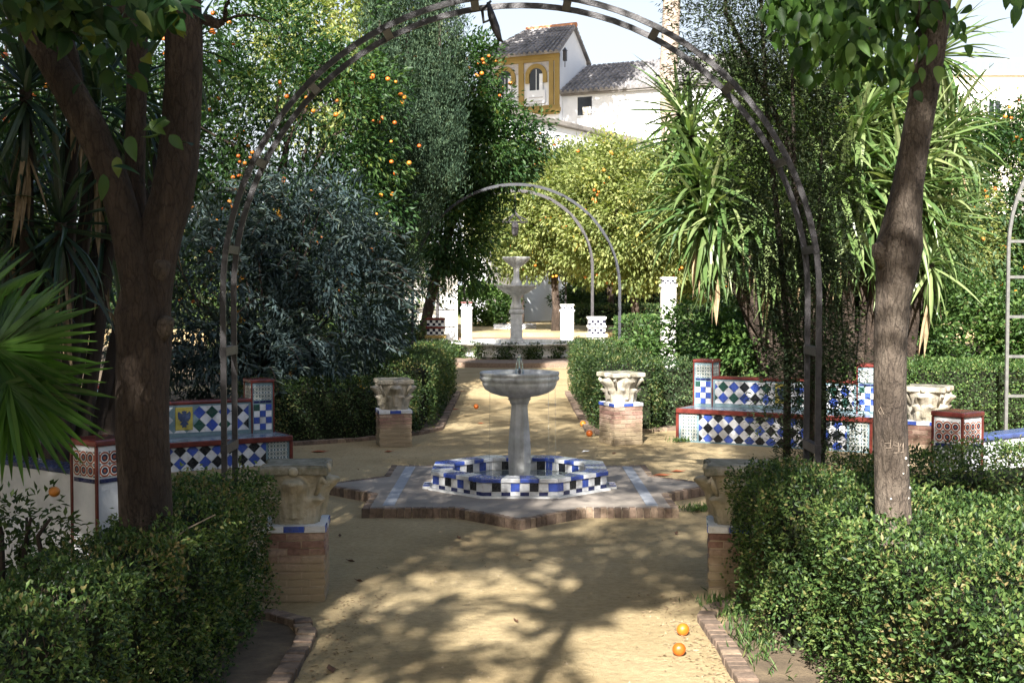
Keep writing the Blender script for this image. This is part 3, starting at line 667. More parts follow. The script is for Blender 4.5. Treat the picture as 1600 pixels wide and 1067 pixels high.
def place_bench(label, anchor, local, rz, Lb, z, **k):
    c, s = math.cos(rz), math.sin(rz)
    return bench(label, (anchor[0] - (local[0] * c - local[1] * s), anchor[1] - (local[0] * s + local[1] * c), z), rz, Lb, **k)
# front corners of the seats and pillar centres taken from the ground plan
place_bench('tiled bench with eagle plaque in the shade behind the left trunk', (-2.43, 14.05), (1.03, 0), R(30), 2.06, -.11, plaque=.48)
place_bench('sunlit tiled bench behind the right trunk and dark conifer', (2.09, 16.15), (-1.22, 0), R(-29.6), 2.44, 0, plaque=.5)
place_bench('tiled bench at the left edge seen from behind its white back', (-2.56, 7.95), (-1.03 + .165, .595), R(143), 2.06, -.03)
place_bench('tiled bench at the right edge with only its end pillar showing', (3.36, 9.62), (1.03 - .165, .595), R(217), 2.06, -.02)

# ------------------------------------------------------------------ star platform, basin and pedestal fountain
PCX, PCY = .07, 12.0
star = thing('star_platform', 'eight pointed brick edged star platform round the pedestal fountain', 'platform', (PCX, PCY, 0))
hs = 1.33; tip = hs * math.sqrt(2); out = []
for k in range(8):
    a = math.pi / 4 * k + math.pi / 4; out.append((tip * math.cos(a), tip * math.sin(a)))
    b2 = a + math.pi / 8; rr = hs / math.cos(math.pi / 8); out.append((rr * math.cos(b2), rr * math.sin(b2)))
mb = MB(); mb.prism([(x * .955, y * .955) for x, y in out], -.05, .082); mb.build('paving', 'cement', star)
mb = MB(); mb.prism([(x * .985, y * .985) for x, y in out], -.05, .06); mb.build('bedding', 'mortar', star)
cnt = 0
for i in range(16):
    a, b2 = Vector(out[i]), Vector(out[(i + 1) % 16]); d = b2 - a; k = int(d.length / .058); an = math.atan2(d.y, d.x); nin = Vector((-d.y, d.x)).normalized() * .032
    for j in range(k):
        p = a.lerp(b2, (j + .5) / k) + nin; brick(star, p.x, p.y, .034, an, d.length / k - .007, .064, .1, .004, 'kerb_brick')
for s in (-1, 1):
    mb = MB(); x = s * 1.12; mb.box(x - .05, x + .05, -1.2, 1.2, .07, .087); mb.build('pale_band', 'cement_band', star)

basin = thing('octagonal_basin', 'low octagonal fountain basin in blue, white and black tiles', 'basin', (PCX, PCY, .086))
Ro, Ri, BHt = .80, .63, .165
def octa(ap): return [(ap / math.cos(math.pi / 8) * math.cos(math.pi / 8 + k * math.pi / 4), ap / math.cos(math.pi / 8) * math.sin(math.pi / 8 + k * math.pi / 4)) for k in range(8)]
oo, oi_ = octa(Ro - .01), octa(Ri + .01)
mb = MB(); v = []; 
for pl in (oo, oi_):
    for z in (-.01, BHt - .012): v += [(x, y, z) for x, y in pl]
f = []
for k in range(8):
    j = (k + 1) % 8
    f += [(k, j, 8 + j, 8 + k), (16 + j, 16 + k, 24 + k, 24 + j), (8 + k, 8 + j, 24 + j, 24 + k)]
mb.add(v, f); mb.build('wall', 'grout_white', basin)
mb = MB(); mb.prism(octa(Ri + .005), -.02, .012); mb.build('floor', 'plaster_stained', basin)
mb = MB(); mb.prism(octa(Ri), .02, .045); mb.build('water', 'water', basin)
mb = MB(); mb.prism(octa(Ro + .035), -.01, .012); mb.build('plinth', 'grout_white', basin)
for k in range(8):
    a = k * math.pi / 4; nrmv = (math.cos(a), math.sin(a)); u = (-math.sin(a), math.cos(a), 0)
    side = 2 * Ro * math.tan(math.pi / 8); si = 2 * Ri * math.tan(math.pi / 8)
    o = (nrmv[0] * (Ro - .01) - u[0] * side / 2, nrmv[1] * (Ro - .01) - u[1] * side / 2, 0)
    M = frame((o[0], o[1], .012), u, (0, 0, 1))
    squares(basin, M, side, .036, 8, 1, lambda i, j: 'tile_white' if (i + k) % 2 == 1 else 'tile_navy')
    M = frame((o[0], o[1], .05), u, (0, 0, 1))
    squares(basin, M, side, .08, 8, 1, lambda i, j: 'tile_white' if (i + k) % 2 == 0 else ('tile_blue' if (i // 2 + k) % 2 else 'tile_black'))
    # inner wall
    o2 = (nrmv[0] * (Ri + .01) + u[0] * si / 2, nrmv[1] * (Ri + .01) + u[1] * si / 2, .045)
    squares(basin, frame(o2, (-u[0], -u[1], 0), (0, 0, 1)), si, .085, 6, 1, lambda i, j: 'tile_white' if (i + k) % 2 == 0 else ('tile_blue' if (i // 2 + k) % 2 else 'tile_black'))
    # coping blocks: trapezoids cut from the ring
    for i in range(4):
        q0, q1 = i / 4, (i + 1) / 4; ro, ri = Ro + .012, Ri - .012
        so, sii = 2 * ro * math.tan(math.pi / 8), 2 * ri * math.tan(math.pi / 8); g = .002
        poly = [(-so / 2 + so * q0 + g, -ro), (-so / 2 + so * q1 - g, -ro), (-sii / 2 + sii * q1 - g, -ri), (-sii / 2 + sii * q0 + g, -ri)]
        o = link('coping_block', tile_mesh(poly, 'tile_blue' if (i + k) % 2 == 0 else 'tile_white', .036), basin)
        o.location = (0, 0, BHt - .032); o.rotation_euler = (0, 0, a + math.pi / 2)
for s in (-1, 1):   # little tiled gutters at either side
    mb = MB(); mb.box(s * .86 - .035, s * .86 + .035, -.28, -.02, -.006, .02); gt = mb.build('gutter_edge', 'grout_white', basin)
    squares(gt, frame((s * .86 - .032, -.275, .02), (1, 0, 0), (0, 1, 0)), .064, .25, 1, 4, lambda i, j: 'tile_white' if j % 2 else 'tile_blue')

ft = thing('pedestal_fountain', 'grey stone bowl fountain on a slim pedestal in the tiled basin', 'fountain', (PCX, PCY, .098))
mb = MB(); mb.lathe([(.15, -.01), (.15, .05), (.135, .065), (.115, .07)], 8, ph=R(22.5)); mb.build('foot', 'marble', ft, bevel=.006)
mb = MB(); mb.lathe([(.108, .065), (.112, .2), (.115, .32), (.106, .45), (.09, .62), (.082, .72), (.086, .75)], 8, ph=R(22.5)); mb.build('shaft', 'marble', ft, bevel=.004)
mb = MB(); mb.lathe([(.086, .745), (.092, .77), (.11, .79), (.10, .80), (.12, .815), (.19, .825), (.27, .85), (.325, .885), (.345, .92), (.352, .945), (.346, .952), (.364, .966), (.376, .985), (.372, 1.003), (.362, 1.007), (.372, 1.018), (.376, 1.034), (.37, 1.046), (.352, 1.047), (.34, 1.04), (.32, .99), (.22, .94), (.1, .92), (.01, .915)], 56)
mb.build('bowl', 'marble', ft, smooth=True)
mb = MB(); mb.lathe([(.002, 1.012), (.336, 1.0125)], 40, cap=False); mb.build('water', 'water', ft, smooth=True)
mb = MB(); mb.lathe([(.014, .93), (.013, 1.04), (.02, 1.05), (.012, 1.06), (.01, 1.075)], 12); mb.build('nozzle', 'iron', ft, smooth=True)
mb = MB(); mb.lathe([(.004, 1.07), (.008, 1.12), (.014, 1.165), (.018, 1.185), (.012, 1.2), (.003, 1.205)], 10)
for k in range(6):
    a = k * 1.05 + .3; mb.tube([(math.cos(a) * .014, math.sin(a) * .014, 1.18), (math.cos(a) * .03, math.sin(a) * .03, 1.13), (math.cos(a) * .04, math.sin(a) * .04, 1.02)], [.003, .0025, .003], 5)
mb.build('water_jet', 'water', ft, smooth=True)
mb = MB()
for a, r in ((-.5, .374), (3.9, .374), (5.5, .374)):
    mb.tube([(math.cos(a) * r, math.sin(a) * r, 1.02), (math.cos(a) * (r + .004), math.sin(a) * (r + .004), .6), (math.cos(a) * (r + .006), math.sin(a) * (r + .006), .0)], [.0016, .0013, .0015], 5)
mb.build('dripping_water', 'water', ft)

# ------------------------------------------------------------------ capitals on brick pedestals
def capital(label, loc, rz, z0, w=.42, h=.36, mat='old_stone', seed=0, nl=8, group='stone capitals on brick pedestals'):
    c = thing('stone_capital', label, 'capital', (loc[0], loc[1], z0), rz, group)
    n, mrow = 96, 40; v = []; rnd = random.Random(seed)
    hb = h * .86
    for i in range(mrow):
        t = i / (mrow - 1)
        for k in range(n):
            a = 2 * math.pi * k / n
            sq = 1 / max(abs(math.cos(a)), abs(math.sin(a)))
            r = w * (.325 + .05 * t + .045 * t ** 3); r *= 1 + (sq - 1) * (.10 + .35 * t ** 2.5)
            def leaf(ph, t0, t1, amp, cnt):
                x = (a * cnt / (2 * math.pi) + ph) % 1 - .5
                q = (t - t0) / (t1 - t0)
                if q < 0 or q > 1.12: return 0
                wd = .46 * (1 - max(0, q - .35) ** 2 * 1.1)
                if abs(x) > wd: return 0
                e = 1 - (abs(x) / wd) ** 2.5
                curl = amp * (.30 + .25 * q + 1.0 * max(0, q - .62) ** 1.2 * 2.2)
                if q > 1: curl *= max(0, 1 - (q - 1) / .12)
                return curl * e + amp * .16 * math.exp(-(x / .05) ** 2) * (q < .95) - amp * .12 * (math.sin(x * 40) > .6)
            r += max(leaf(0, 0, .52, .062 * w / .4, nl), leaf(.5, .12, .86, .078 * w / .4, nl // 2 if nl == 8 else nl) if True else 0)
            r += .006 * (rnd.random() - .5)
            v.append((r * math.cos(a), r * math.sin(a), t * hb))
    f = [(i * n + k, i * n + (k + 1) % n, (i + 1) * n + (k + 1) % n, (i + 1) * n + k) for i in range(mrow - 1) for k in range(n)]
    f.append(tuple(range((mrow - 1) * n, mrow * n)))
    mb = MB(); mb.add(v, f); mb.build('leafy_bell', mat, c, smooth=True)
    pts = []
    for s in range(4):
        for q in range(9):
            x = -1 + 2 * q / 8; dep = 1 - .13 * (1 - x * x)
            if q in (0, 8): x *= .93
            a = s * math.pi / 2; X, Y = x * w / 2 * .98, -w / 2 * dep
            pts.append((X * math.cos(a) - Y * math.sin(a), X * math.sin(a) + Y * math.cos(a)))
    mb = MB(); mb.prism(pts, hb - .004, h); mb.build('abacus', 'mossy_stone' if nl == 4 else mat, c, bevel=.012)
    mb = MB(); mb.prism([(x * .9, y * .9) for x, y in pts], h - .002, h + .006); mb.build('weathered_top', 'mossy_stone', c)
    for s in range(4):   # rosettes in the middle of the abacus sides
        a = s * math.pi / 2; mb = MB(); mb.lathe([(.002, .03), (.022, .026), (.03, .01), (.03, 0)], 10)
        o = mb.build('rosette', mat, c, smooth=True); o.matrix_local = Matrix.Rotation(a, 4, 'Z') @ Matrix.Translation((0, -w / 2 * .875, hb + .02)) @ Matrix.Rotation(R(90), 4, 'X')
        mb = MB(); q = a + math.pi / 4; x, y = math.cos(q), math.sin(q); rr = w * .60
        mb.tube([(x * rr * .70, y * rr * .70, hb * .55), (x * rr * .86, y * rr * .86, hb * .80), (x * rr * .99, y * rr * .99, hb * .95), (x * rr * 1.02, y * rr * 1.02, hb * .86), (x * rr * .95, y * rr * .95, hb * .83)], [.012, .018, .02, .016, .01], 8, .08)
        mb.build('volute', mat, c, smooth=True)
    return c
def pedestal(label, loc, rz, w=.37, h=.50, courses=9):
    p = thing('brick_pedestal', label, 'pedestal', (loc[0], loc[1], 0), rz, 'brick pedestals under the capitals')
    hb = h - .045; ch = hb / courses
    mb = MB(); e = w / 2 - .008; mb.box(-e, e, -e, e, -.03, hb - .001); mb.build('mortar_core', 'mortar', p)
    bw = .09; ln = w - bw
    for c in range(courses):
        z = (c + .5) * ch; fl = c % 2
        for s in range(4):
            a = s * math.pi / 2
            for q in range(2):
                ll = ln / 2 if True else ln
                x = (-w / 2 + (bw if fl else 0) + ll * (q + .5)); y = -w / 2 + bw / 2
                brick(p, x * math.cos(a) - y * math.sin(a), x * math.sin(a) + y * math.cos(a), z, a, ll - .008, bw, ch - .008, .0018)
    mb = MB(); e = w / 2 - .004; mb.box(-e, e, -e, e, hb, h - .006); mb.build('top_bed', 'grout_white', p)
    for s in range(4):
        a = s * math.pi / 2
        for q in range(3):
            ll = (w + .01) / 3; x = -(w + .01) / 2 + ll * q; mt = ['tile_white', 'tile_blue', 'tile_blue', 'tile_white'][(q + s) % 4] if False else ('tile_blue' if (q + s) % 2 else 'tile_white')
            o = link('edge_tile', tile_mesh([(.002, .002), (ll - .002, .002), (ll - .002, .039), (.002, .039)], mt, .012), p)
            o.matrix_local = Matrix.Rotation(a, 4, 'Z') @ frame((x, -w / 2 + .004, hb + .002), (1, 0, 0), (0, 0, 1))
    mb = MB(); e = w / 2; mb.box(-e, e, -e, e, h - .006, h); mb.build('top_slab', 'plaster_stained', p)
    return p
pl_pos = {'fl': (-1.345, 7.95), 'fr': (1.41, 7.92), 'bl': (-1.46, 15.75), 'br': (1.36, 15.95), 'r': (4.52, 13.9)}
pedestal('half shaded brick pedestal in front left beside the hedge', pl_pos['fl'], R(4), .375, .47)
capital('large weathered capital with broad leaves, front left', pl_pos['fl'], R(4), .47, .43, .36, 'old_stone', 1, 4)
pedestal('brick pedestal in front right half hidden by the hedge', pl_pos['fr'], R(-8), .375, .47)
capital('capital whose grey top just shows behind the right hedge', pl_pos['fr'], R(-8), .47, .44, .36, 'old_stone', 2, 4)
pedestal('brick pedestal behind the fountain on the left', pl_pos['bl'], R(12), .40, .45)
capital('pale capital on the pedestal left of the path behind the fountain', pl_pos['bl'], R(12), .45, .46, .37, 'stone', 3)
pedestal('brick pedestal turned a little, right of the path behind the fountain', pl_pos['br'], R(24), .40, .52)
capital('carved acanthus capital right of the path between fountain and bench', pl_pos['br'], R(24), .52, .47, .37, 'stone', 4)
pedestal('sun bleached brick pedestal right of the right trunk', pl_pos['r'], R(60), .40, .50)
capital('brightly sunlit capital right of the right tree trunk', pl_pos['r'], R(60), .50, .48, .37, 'stone', 5)

# ------------------------------------------------------------------ iron arches
def arch(label, cx, Y, rad, spring, gap=.33, w=.038, t=.014, mat='iron', name='iron_arch', legs=True, ties=10):
    a0 = thing(name, label, 'arch', (cx, Y, 0), 0)
    for s in (0, 1):
        pts = [(-rad, s * gap, -.1)] + [(-rad, s * gap, spring * q / 6) for q in range(1, 6)]
        for k in range(49):
            a = math.pi - math.pi * k / 48; pts.append((rad * math.cos(a), s * gap, spring + rad * math.sin(a)))
        pts += [(rad, s * gap, spring * (5 - q) / 6) for q in range(0, 5)] + [(rad, s * gap, -.1)]
        # section: w in the plane of the arch, t across it
        v = []; mb = MB(); mb.bar(pts, (0, 1, 0), w * .5, w); mb.build('rail', mat, a0)
    for k in range(ties):
        a = math.pi * (k + .5) / ties
        mb = MB(); x, z = rad * math.cos(a), spring + rad * math.sin(a); tx, tz = -math.sin(a), math.cos(a)
        mb.bar([(x, -.02, z), (x, gap + .02, z)], (tx, 0, tz), .055, w * .9); mb.build('tie', mat, a0)
    for s in (-1, 1):
        for z in (spring * .12, spring * .45, spring * .8):
            mb = MB(); mb.bar([(s * rad, -.015, z), (s * rad, gap + .015, z + .0)], (0, 0, 1), .06, .045); mb.build('tie', mat, a0)
        mb = MB(); mb.bar([(s * rad, .01, .02), (s * rad, gap - .01, .3)], (1, 0, 0), .03, .02); mb.bar([(s * rad, gap - .01, .02), (s * rad, .01, .3)], (1, 0, 0), .026, .017); mb.build('cross_brace', mat, a0)
    return a0
A1 = arch('large dark iron arch spanning the path in the foreground', .06, 8.55, 1.99, 1.87)
mb = MB(); mb.tube([(-.22, .1, 1.87 + 1.96), (-.2, .1, 3.75), (-.17, .1, 3.66), (-.14, .1, 3.58), (-.12, .1, 3.565)], [.012, .026, .03, .016, .004], 8)
mb.tube([(-.2, .1, 3.84), (-.26, .12, 3.78), (-.25, .12, 3.70), (-.19, .1, 3.72)], [.008, .012, .012, .008], 6); mb.build('hanging_hook', 'iron', A1, smooth=True)
arch('second iron arch over the path at the white gate pillars', .08, 25.0, 2.03, 1.95, mat='iron_grey', w=.038, gap=.2, ties=10)
arch('taller iron arch with hanging lantern above the tiered fountain', .08, 33.8, 2.05, 2.5, w=.055, ties=10)
arch('farthest iron arch framed inside the other arches', .12, 50.5, 2.0, 2.2, w=.06, ties=10)
LA = thing('hanging_lantern', 'scrolled iron lantern hanging from the third arch', 'lantern', (.08, 33.95, 4.5))
mb = MB(); mb.tube([(0, 0, .02), (0, 0, -.9)], [.014, .014], 6)
for k in range(6):
    a = k * math.pi / 3; c_, s_ = math.cos(a), math.sin(a)
    mb.tube([(0, 0, -.5), (c_ * .1, s_ * .1, -.62), (c_ * .3, s_ * .3, -.72), (c_ * .34, s_ * .34, -.78)], [.016, .016, .014, .012], 5)
mb.build('scrolls', 'iron', LA, smooth=True)
mb = MB(); mb.tube([(.33 * math.cos(k * math.pi / 12), .33 * math.sin(k * math.pi / 12), -.78) for k in range(25)], [.014] * 25, 6); mb.build('ring', 'iron', LA, smooth=True)
mb = MB(); mb.lathe([(.03, -1.15), (.08, -1.1), (.1, -.85), (.04, -.78)], 8); mb.build('lamp_body', 'iron', LA)
# pale ladder arch at the right edge
L0 = thing('ladder_arch', 'pale grey metal trellis arch with rungs at the right edge', 'arch', (7.95, 15.5, 0), 0)
for r in (1.55, 1.95):
    pts = [(-r, 0, z * .28 - .1) for z in range(0, 10)] + [(r * math.cos(math.pi - k * math.pi / 30), 0, 2.42 + r * math.sin(math.pi - k * math.pi / 30)) for k in range(31)] + [(r, 0, 2.42 - z * .28) for z in range(1, 10)]
    mb = MB(); mb.bar(pts, (0, 1, 0), .035, .036); mb.build('rail', 'iron_light', L0)
for z in [.15, .63, 1.11, 1.59, 2.07, 2.5]:
    for s in (-1, 1):
        mb = MB(); mb.bar([(s * 1.55, .002, z), (s * 1.95, .002, z)], (0, 1, 0), .028, .034); mb.build('rung', 'iron_light', L0)
for k in range(1, 10):
    a = math.pi * k / 10; mb = MB(); mb.bar([(1.55 * math.cos(a), .002, 2.42 + 1.55 * math.sin(a)), (1.95 * math.cos(a), .002, 2.42 + 1.95 * math.sin(a))], (0, 1, 0), .04, .045); mb.build('rung', 'iron_light', L0)

# ------------------------------------------------------------------ gate pillars and the far fountain
def gate_pillar(label, x, y, h, w=.35, bands=2, z0=0):
    p = thing('gate_pillar', label, 'pillar', (x, y, z0), 0, 'white gate pillars with checkered tops')
    hb = h - bands * .17 - .02
    mb = MB(); mb.box(-w / 2, w / 2, -w / 2, w / 2, -.05, hb); mb.build('shaft', 'plaster', p, bevel=.01)
    mb = MB(); mb.box(-w / 2 - .03, w / 2 + .03, -w / 2 - .03, w / 2 + .03, hb - .06, hb + .0); mb.build('moulding', 'ochre' if bands == 2 and x < 0 else 'plaster', p, bevel=.008)
    for k in range(bands):
        z = hb + .001 + k * .17
        mb = MB(); mb.box(-w / 2 + .01, w / 2 - .01, -w / 2 + .01, w / 2 - .01, z, z + .125); mb.build('checkered_band', 'checker', p)
        mb = MB(); mb.box(-w / 2 - .012, w / 2 + .012, -w / 2 - .012, w / 2 + .012, z + .126, z + .168); mb.build('ledge', 'red_trim' if x < 0 else 'plaster', p, bevel=.006)
    mb = MB(); mb.box(-w / 2 - .05, w / 2 + .05, -w / 2 - .05, w / 2 + .05, -.05, .09); mb.build('plinth', 'plaster_stained', p, bevel=.01)
    return p
gate_pillar('gate pillar in shade left of the path with two checkered bands', -1.5, 25.2, 1.40)
gate_pillar('bright white gate pillar right of the path under the second arch', 1.66, 25.2, 1.42)
gate_pillar('slim white pillar with one checkered band left of the tiered fountain', -1.45, 41, 1.58, .34, 1)
gate_pillar('white pillar with iron finial right of the tiered fountain', 1.76, 41, 1.5, .42, 1)
gate_pillar('tall white pillar standing under the yucca', 3.72, 30.5, 2.25, .34, 1)

FX, FY = .12, 35.0
mb = MB(); mb.lathe([(3.4, -.05), (3.4, .12), (3.2, .125)], 48, FX, FY); tag(mb.build('fountain_kerb', 'kerb_brick'), 'round brick kerb bed round the tiered fountain', 'kerb')
ff = thing('tiered_fountain', 'tall white marble fountain with two tiers of bowls', 'fountain', (FX, FY, .12))
mb = MB(); mb.lathe([(1.62, 0), (1.66, .06), (1.6, .1), (1.6, .2), (1.63, .22), (1.63, .3), (1.78, .33), (1.84, .37), (1.84, .40), (1.78, .41), (1.62, .405), (1.6, .3), (1.58, .12), (.02, .11)], 12, ph=R(15)); mb.build('basin', 'plaster', ff, bevel=.01)
mb = MB(); mb.lathe([(.01, .335), (1.58, .336)], 12, ph=R(15), cap=False); mb.build('water', 'water', ff)
mb = MB(); mb.lathe([(.36, .1), (.36, .38), (.27, .40), (.27, .46), (.235, .48), (.225, 1.16), (.28, 1.18), (.30, 1.24), (.27, 1.27), (.20, 1.29)], 4, ph=R(45)); mb.build('pier', 'marble', ff, bevel=.008)
mb = MB(); mb.lathe([(.15, 1.28), (.17, 1.36), (.13, 1.45), (.12, 1.6), (.16, 1.66), (.3, 1.72), (.5, 1.85), (.56, 1.91), (.575, 1.93), (.56, 1.945), (.48, 1.93), (.1, 1.85)], 32); mb.build('lower_bowl', 'marble', ff, smooth=True)
mb = MB(); mb.lathe([(.12, 1.85), (.15, 1.98), (.13, 2.05), (.08, 2.12), (.075, 2.36), (.1, 2.42), (.2, 2.49), (.34, 2.62), (.385, 2.68), (.39, 2.70), (.37, 2.71), (.3, 2.68), (.03, 2.6)], 28); mb.build('upper_bowl', 'marble', ff, smooth=True)
# ivy hanging over the basin wall
P_ = []; 
for k in range(17):
    a = R(-165 + 150 * random.random()); zz = random.uniform(.02, .36); r = 1.66 + random.uniform(.0, .12)
    n = 170; q = rng.normal(size=(n, 3)) * np.array([.13, .06, .13]); q[:, 2] -= rng.random(n) * .1
    ca, sa = math.cos(a), math.sin(a)
    P_.append(np.stack([FX + ca * r - sa * q[:, 0] + ca * abs(q[:, 1]), FY + sa * r + ca * q[:, 0] + sa * abs(q[:, 1]), np.clip(.12 + zz + q[:, 2], .13, .56)], 1))
P_ = np.concatenate(P_); D_ = rdir(len(P_)); D_[:, 1] -= .6; D_[:, 2] -= .4
iv = leaf_mesh('ivy', P_, D_, .06, .05, 'hedge_leaf'); tag(iv, 'dark ivy hanging over the wall of the tiered fountain basin', 'ivy', kind=None)

# second small octagonal basin and steps on the upper terrace
mb = MB(); mb.box(-3.0, 3.2, 47.2, 48.02, -.05, .18); s1 = mb.build('step', 'kerb_brick'); tag(s1, 'low brick step up to the far terrace', 'step')
b2_ = thing('far_basin', 'small blue and white checkered basin on the far terrace', 'basin', (.12, 53, .35))
mb = MB(); mb.lathe([(.95, -.02), (.95, .2), (.80, .2), (.80, .05)], 8, ph=R(22.5), cap=False); mb.build('wall', 'checker', b2_)
mb = MB(); mb.prism(octa(.76), 0, .08); mb.build('water', 'water', b2_)
st = thing('far_stairs', 'broad grey stairs rising at the far end of the path', 'stairs', (1.85, 82, .35))
for k in range(9):
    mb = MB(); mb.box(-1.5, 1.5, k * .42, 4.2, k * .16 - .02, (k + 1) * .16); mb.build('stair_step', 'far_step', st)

# ------------------------------------------------------------------ buildings
def gz(py, Y): return P(800, py, Y).z
hs_ = thing('tower_house', 'white house with ochre arched tower and tiled roofs behind the trees', 'house', (2.92, 80, 0), R(-27))
Wd, eave, ridge = 5.6, gz(80, 80), gz(41, 82)
mb = MB(); mb.box(-Wd, 0, .02, 4.2, -.5, eave); 
mb.add([(0, .02, eave), (0, 4.2, eave), (0, 2.1, ridge - .1), (-.25, .02, eave), (-.25, 4.2, eave), (-.25, 2.1, ridge - .1)], [(0, 1, 2), (5, 4, 3), (0, 2, 5, 3), (1, 4, 5, 2)])
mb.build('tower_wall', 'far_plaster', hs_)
def tiled_roof(root, A, B, D, E, n, mat='roof_tile'):
    """barrel tile courses from eave A-B up to ridge D-E (A below D, B below E)"""
    A, B, D, E = map(Vector, (A, B, D, E)); mb = MB(); nn = (B - A).cross(D - A).normalized()
    if nn.z < 0: nn = -nn
    mb.add([A, B, E, D, A - nn * .12, B - nn * .12, E - nn * .12, D - nn * .12], [(0, 1, 2, 3), (7, 6, 5, 4), (0, 4, 5, 1), (1, 5, 6, 2), (2, 6, 7, 3), (3, 7, 4, 0)])
    mb.build('roof', mat, root)
    mb = MB()
    for k in range(n):
        q = (k + .5) / n; a = A.lerp(B, q); d = D.lerp(E, q); w = max((B - A).length, .1) / n * .34
        rows = 9
        for r in range(rows):
            s, e = a.lerp(d, r / rows), a.lerp(d, (r + 1) / rows)
            mb.tube([s + nn * .035, e + nn * .005], [w, w * .8], 6)
    o = mb.build('roof_tiles', mat, root); o['kind'] = 'stuff'
    return o
tiled_roof(hs_, (-Wd - .4, -.45, eave - .1), (.2, -.45, eave - .1), (-3.2, 2.1, ridge), (.2, 2.1, ridge), 17)
tiled_roof(hs_, (.2, 4.6, eave - .1), (-Wd - .4, 4.6, eave - .1), (.2, 2.1, ridge), (-3.2, 2.1, ridge), 22)
tiled_roof(hs_, (-Wd - .4, 4.6, eave - .1), (-Wd - .4, -.45, eave - .1), (-3.2, 2.11, ridge), (-3.2, 2.09, ridge), 16)
mb = MB(); mb.tube([(-3.3, 2.1, ridge + .04), (.25, 2.1, ridge + .04)], [.16, .16], 8); mb.build('ridge_tiles', 'roof_ridge', hs_)
z1, z2 = gz(88, 80), gz(100, 80)
mb = MB(); mb.box(-Wd - .1, .06, -.16, .02, z1 - .05, eave - .12); mb.box(-Wd - .05, .04, -.10, .02, z2 + .22, z1 - .05); mb.build('cornice', 'ochre', hs_)
for x0, x1 in ((-.66, -.36), (-.28, .04), (-2.78, -2.42), (-Wd - .02, -Wd + .5)):
    mb = MB(); mb.box(x0, x1, -.09, .02, gz(168, 80), z2 + .22); mb.build('pilaster', 'ochre', hs_)
mb = MB(); mb.box(-Wd, .02, -.03, .02, gz(110, 80) - .05, z2 + .21); mb.build('frieze', 'frieze', hs_)
for xc in (-1.55, -3.75):
    zc = gz(116, 80); zs = gz(139, 80)
    ring = MB(); nk = 16
    for k in range(nk):
        a0, a1 = math.pi * k / nk, math.pi * (k + 1) / nk; ri, ro = .48, .74
        v = [(xc + r * math.cos(a), y, zc + r * math.sin(a)) for a in (a0, a1) for r in (ri, ro) for y in (-.12, .02)]
        ring.add(v, [(0, 4, 6, 2), (1, 3, 7, 5), (0, 1, 5, 4), (2, 6, 7, 3)])
    for s in (-1, 1): ring.box(xc + s * .61 - .13, xc + s * .61 + .13, -.12, .02, zc - .45, zc)
    ring.build('arch_moulding', 'ochre', hs_)
    mb = MB(); poly = [(xc - .46, zs), (xc + .46, zs), (xc + .46, zc)] + [(xc + .46 * math.cos(math.pi * k / 12), zc + .46 * math.sin(math.pi * k / 12)) for k in range(1, 12)] + [(xc - .46, zc)]
    n = len(poly); mb.add([(x, -.045, z) for x, z in poly] + [(x, .01, z) for x, z in poly], [tuple(range(n))] + [(i, (i + 1) % n, n + (i + 1) % n, n + i) for i in range(n)])
    wnd = mb.build('arched_window', 'dark_glass', hs_)
    mb = MB(); mb.box(xc - .02, xc + .02, -.07, -.046, zs, zc + .4); mb.box(xc + .22, xc + .46, -.075, -.05, zs, zc + .1); mb.build('shutter', 'far_plaster', wnd)
    mb = MB(); mb.box(xc - .62, xc + .62, -.10, .0, gz(160, 80), zs); mb.build('parapet', 'far_plaster', hs_)
    mb = MB(); mb.box(xc - .5, xc + .5, -.112, -.099, gz(151, 80), gz(150, 80)); mb.box(xc - .5, xc + .5, -.112, -.099, gz(157, 80), gz(156, 80)); mb.build('groove', 'frieze', hs_)
mb = MB(); mb.box(-Wd - .15, .12, -.30, .02, gz(174, 80), gz(168, 80)); mb.box(-Wd - .08, .06, -.18, .02, gz(168, 80), gz(164, 80)); mb.box(-Wd - .08, .06, -.16, .02, gz(178, 80), gz(174, 80)); mb.build('ledge', 'ochre', hs_)
mb = MB(); mb.box(-Wd, .02, -.03, .02, gz(186, 80), gz(185, 80)); mb.build('string_course', 'frieze', hs_)
# lower range to the right
e2, r2_ = gz(140, 79), gz(93, 81)
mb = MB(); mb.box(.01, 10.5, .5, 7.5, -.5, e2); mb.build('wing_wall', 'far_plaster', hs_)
tiled_roof(hs_, (-.1, .05, e2 - .02), (10.9, .05, e2 - .02), (.15, 4.0, r2_), (10.9, 4.0, r2_), 32)
tiled_roof(hs_, (10.9, 8, e2 - .02), (-.1, 8, e2 - .02), (10.9, 4.0, r2_), (.15, 4.0, r2_), 30)
mb = MB(); mb.box(-.05, 10.6, .2, .5, e2 - .22, e2 - .06); mb.build('eave', 'grey_coping', hs_)
za, zb = gz(178, 79), gz(149, 79)
mb = MB(); mb.box(1.05, 2.0, .47, .52, za, zb); wd = mb.build('window', 'dark_glass', hs_)
mb = MB(); mb.box(1.45, 1.95, .36, .47, za + .03, za + .5); mb.build('air_conditioner', 'cream_plaster', wd)
mb = MB(); mb.box(1.0, 2.05, .40, .5, za - .08, za); mb.build('sill', 'far_plaster', wd)
mb = MB(); mb.box(.3, .5, -.1, .1, gz(92, 79), gz(76, 79)); mb.add([(.27, -.13, gz(76, 79)), (.53, -.13, gz(76, 79)), (.53, .13, gz(76, 79)), (.27, .13, gz(76, 79)), (.4, 0, gz(70, 79))], [(0, 1, 4), (1, 2, 4), (2, 3, 4), (3, 0, 4)])
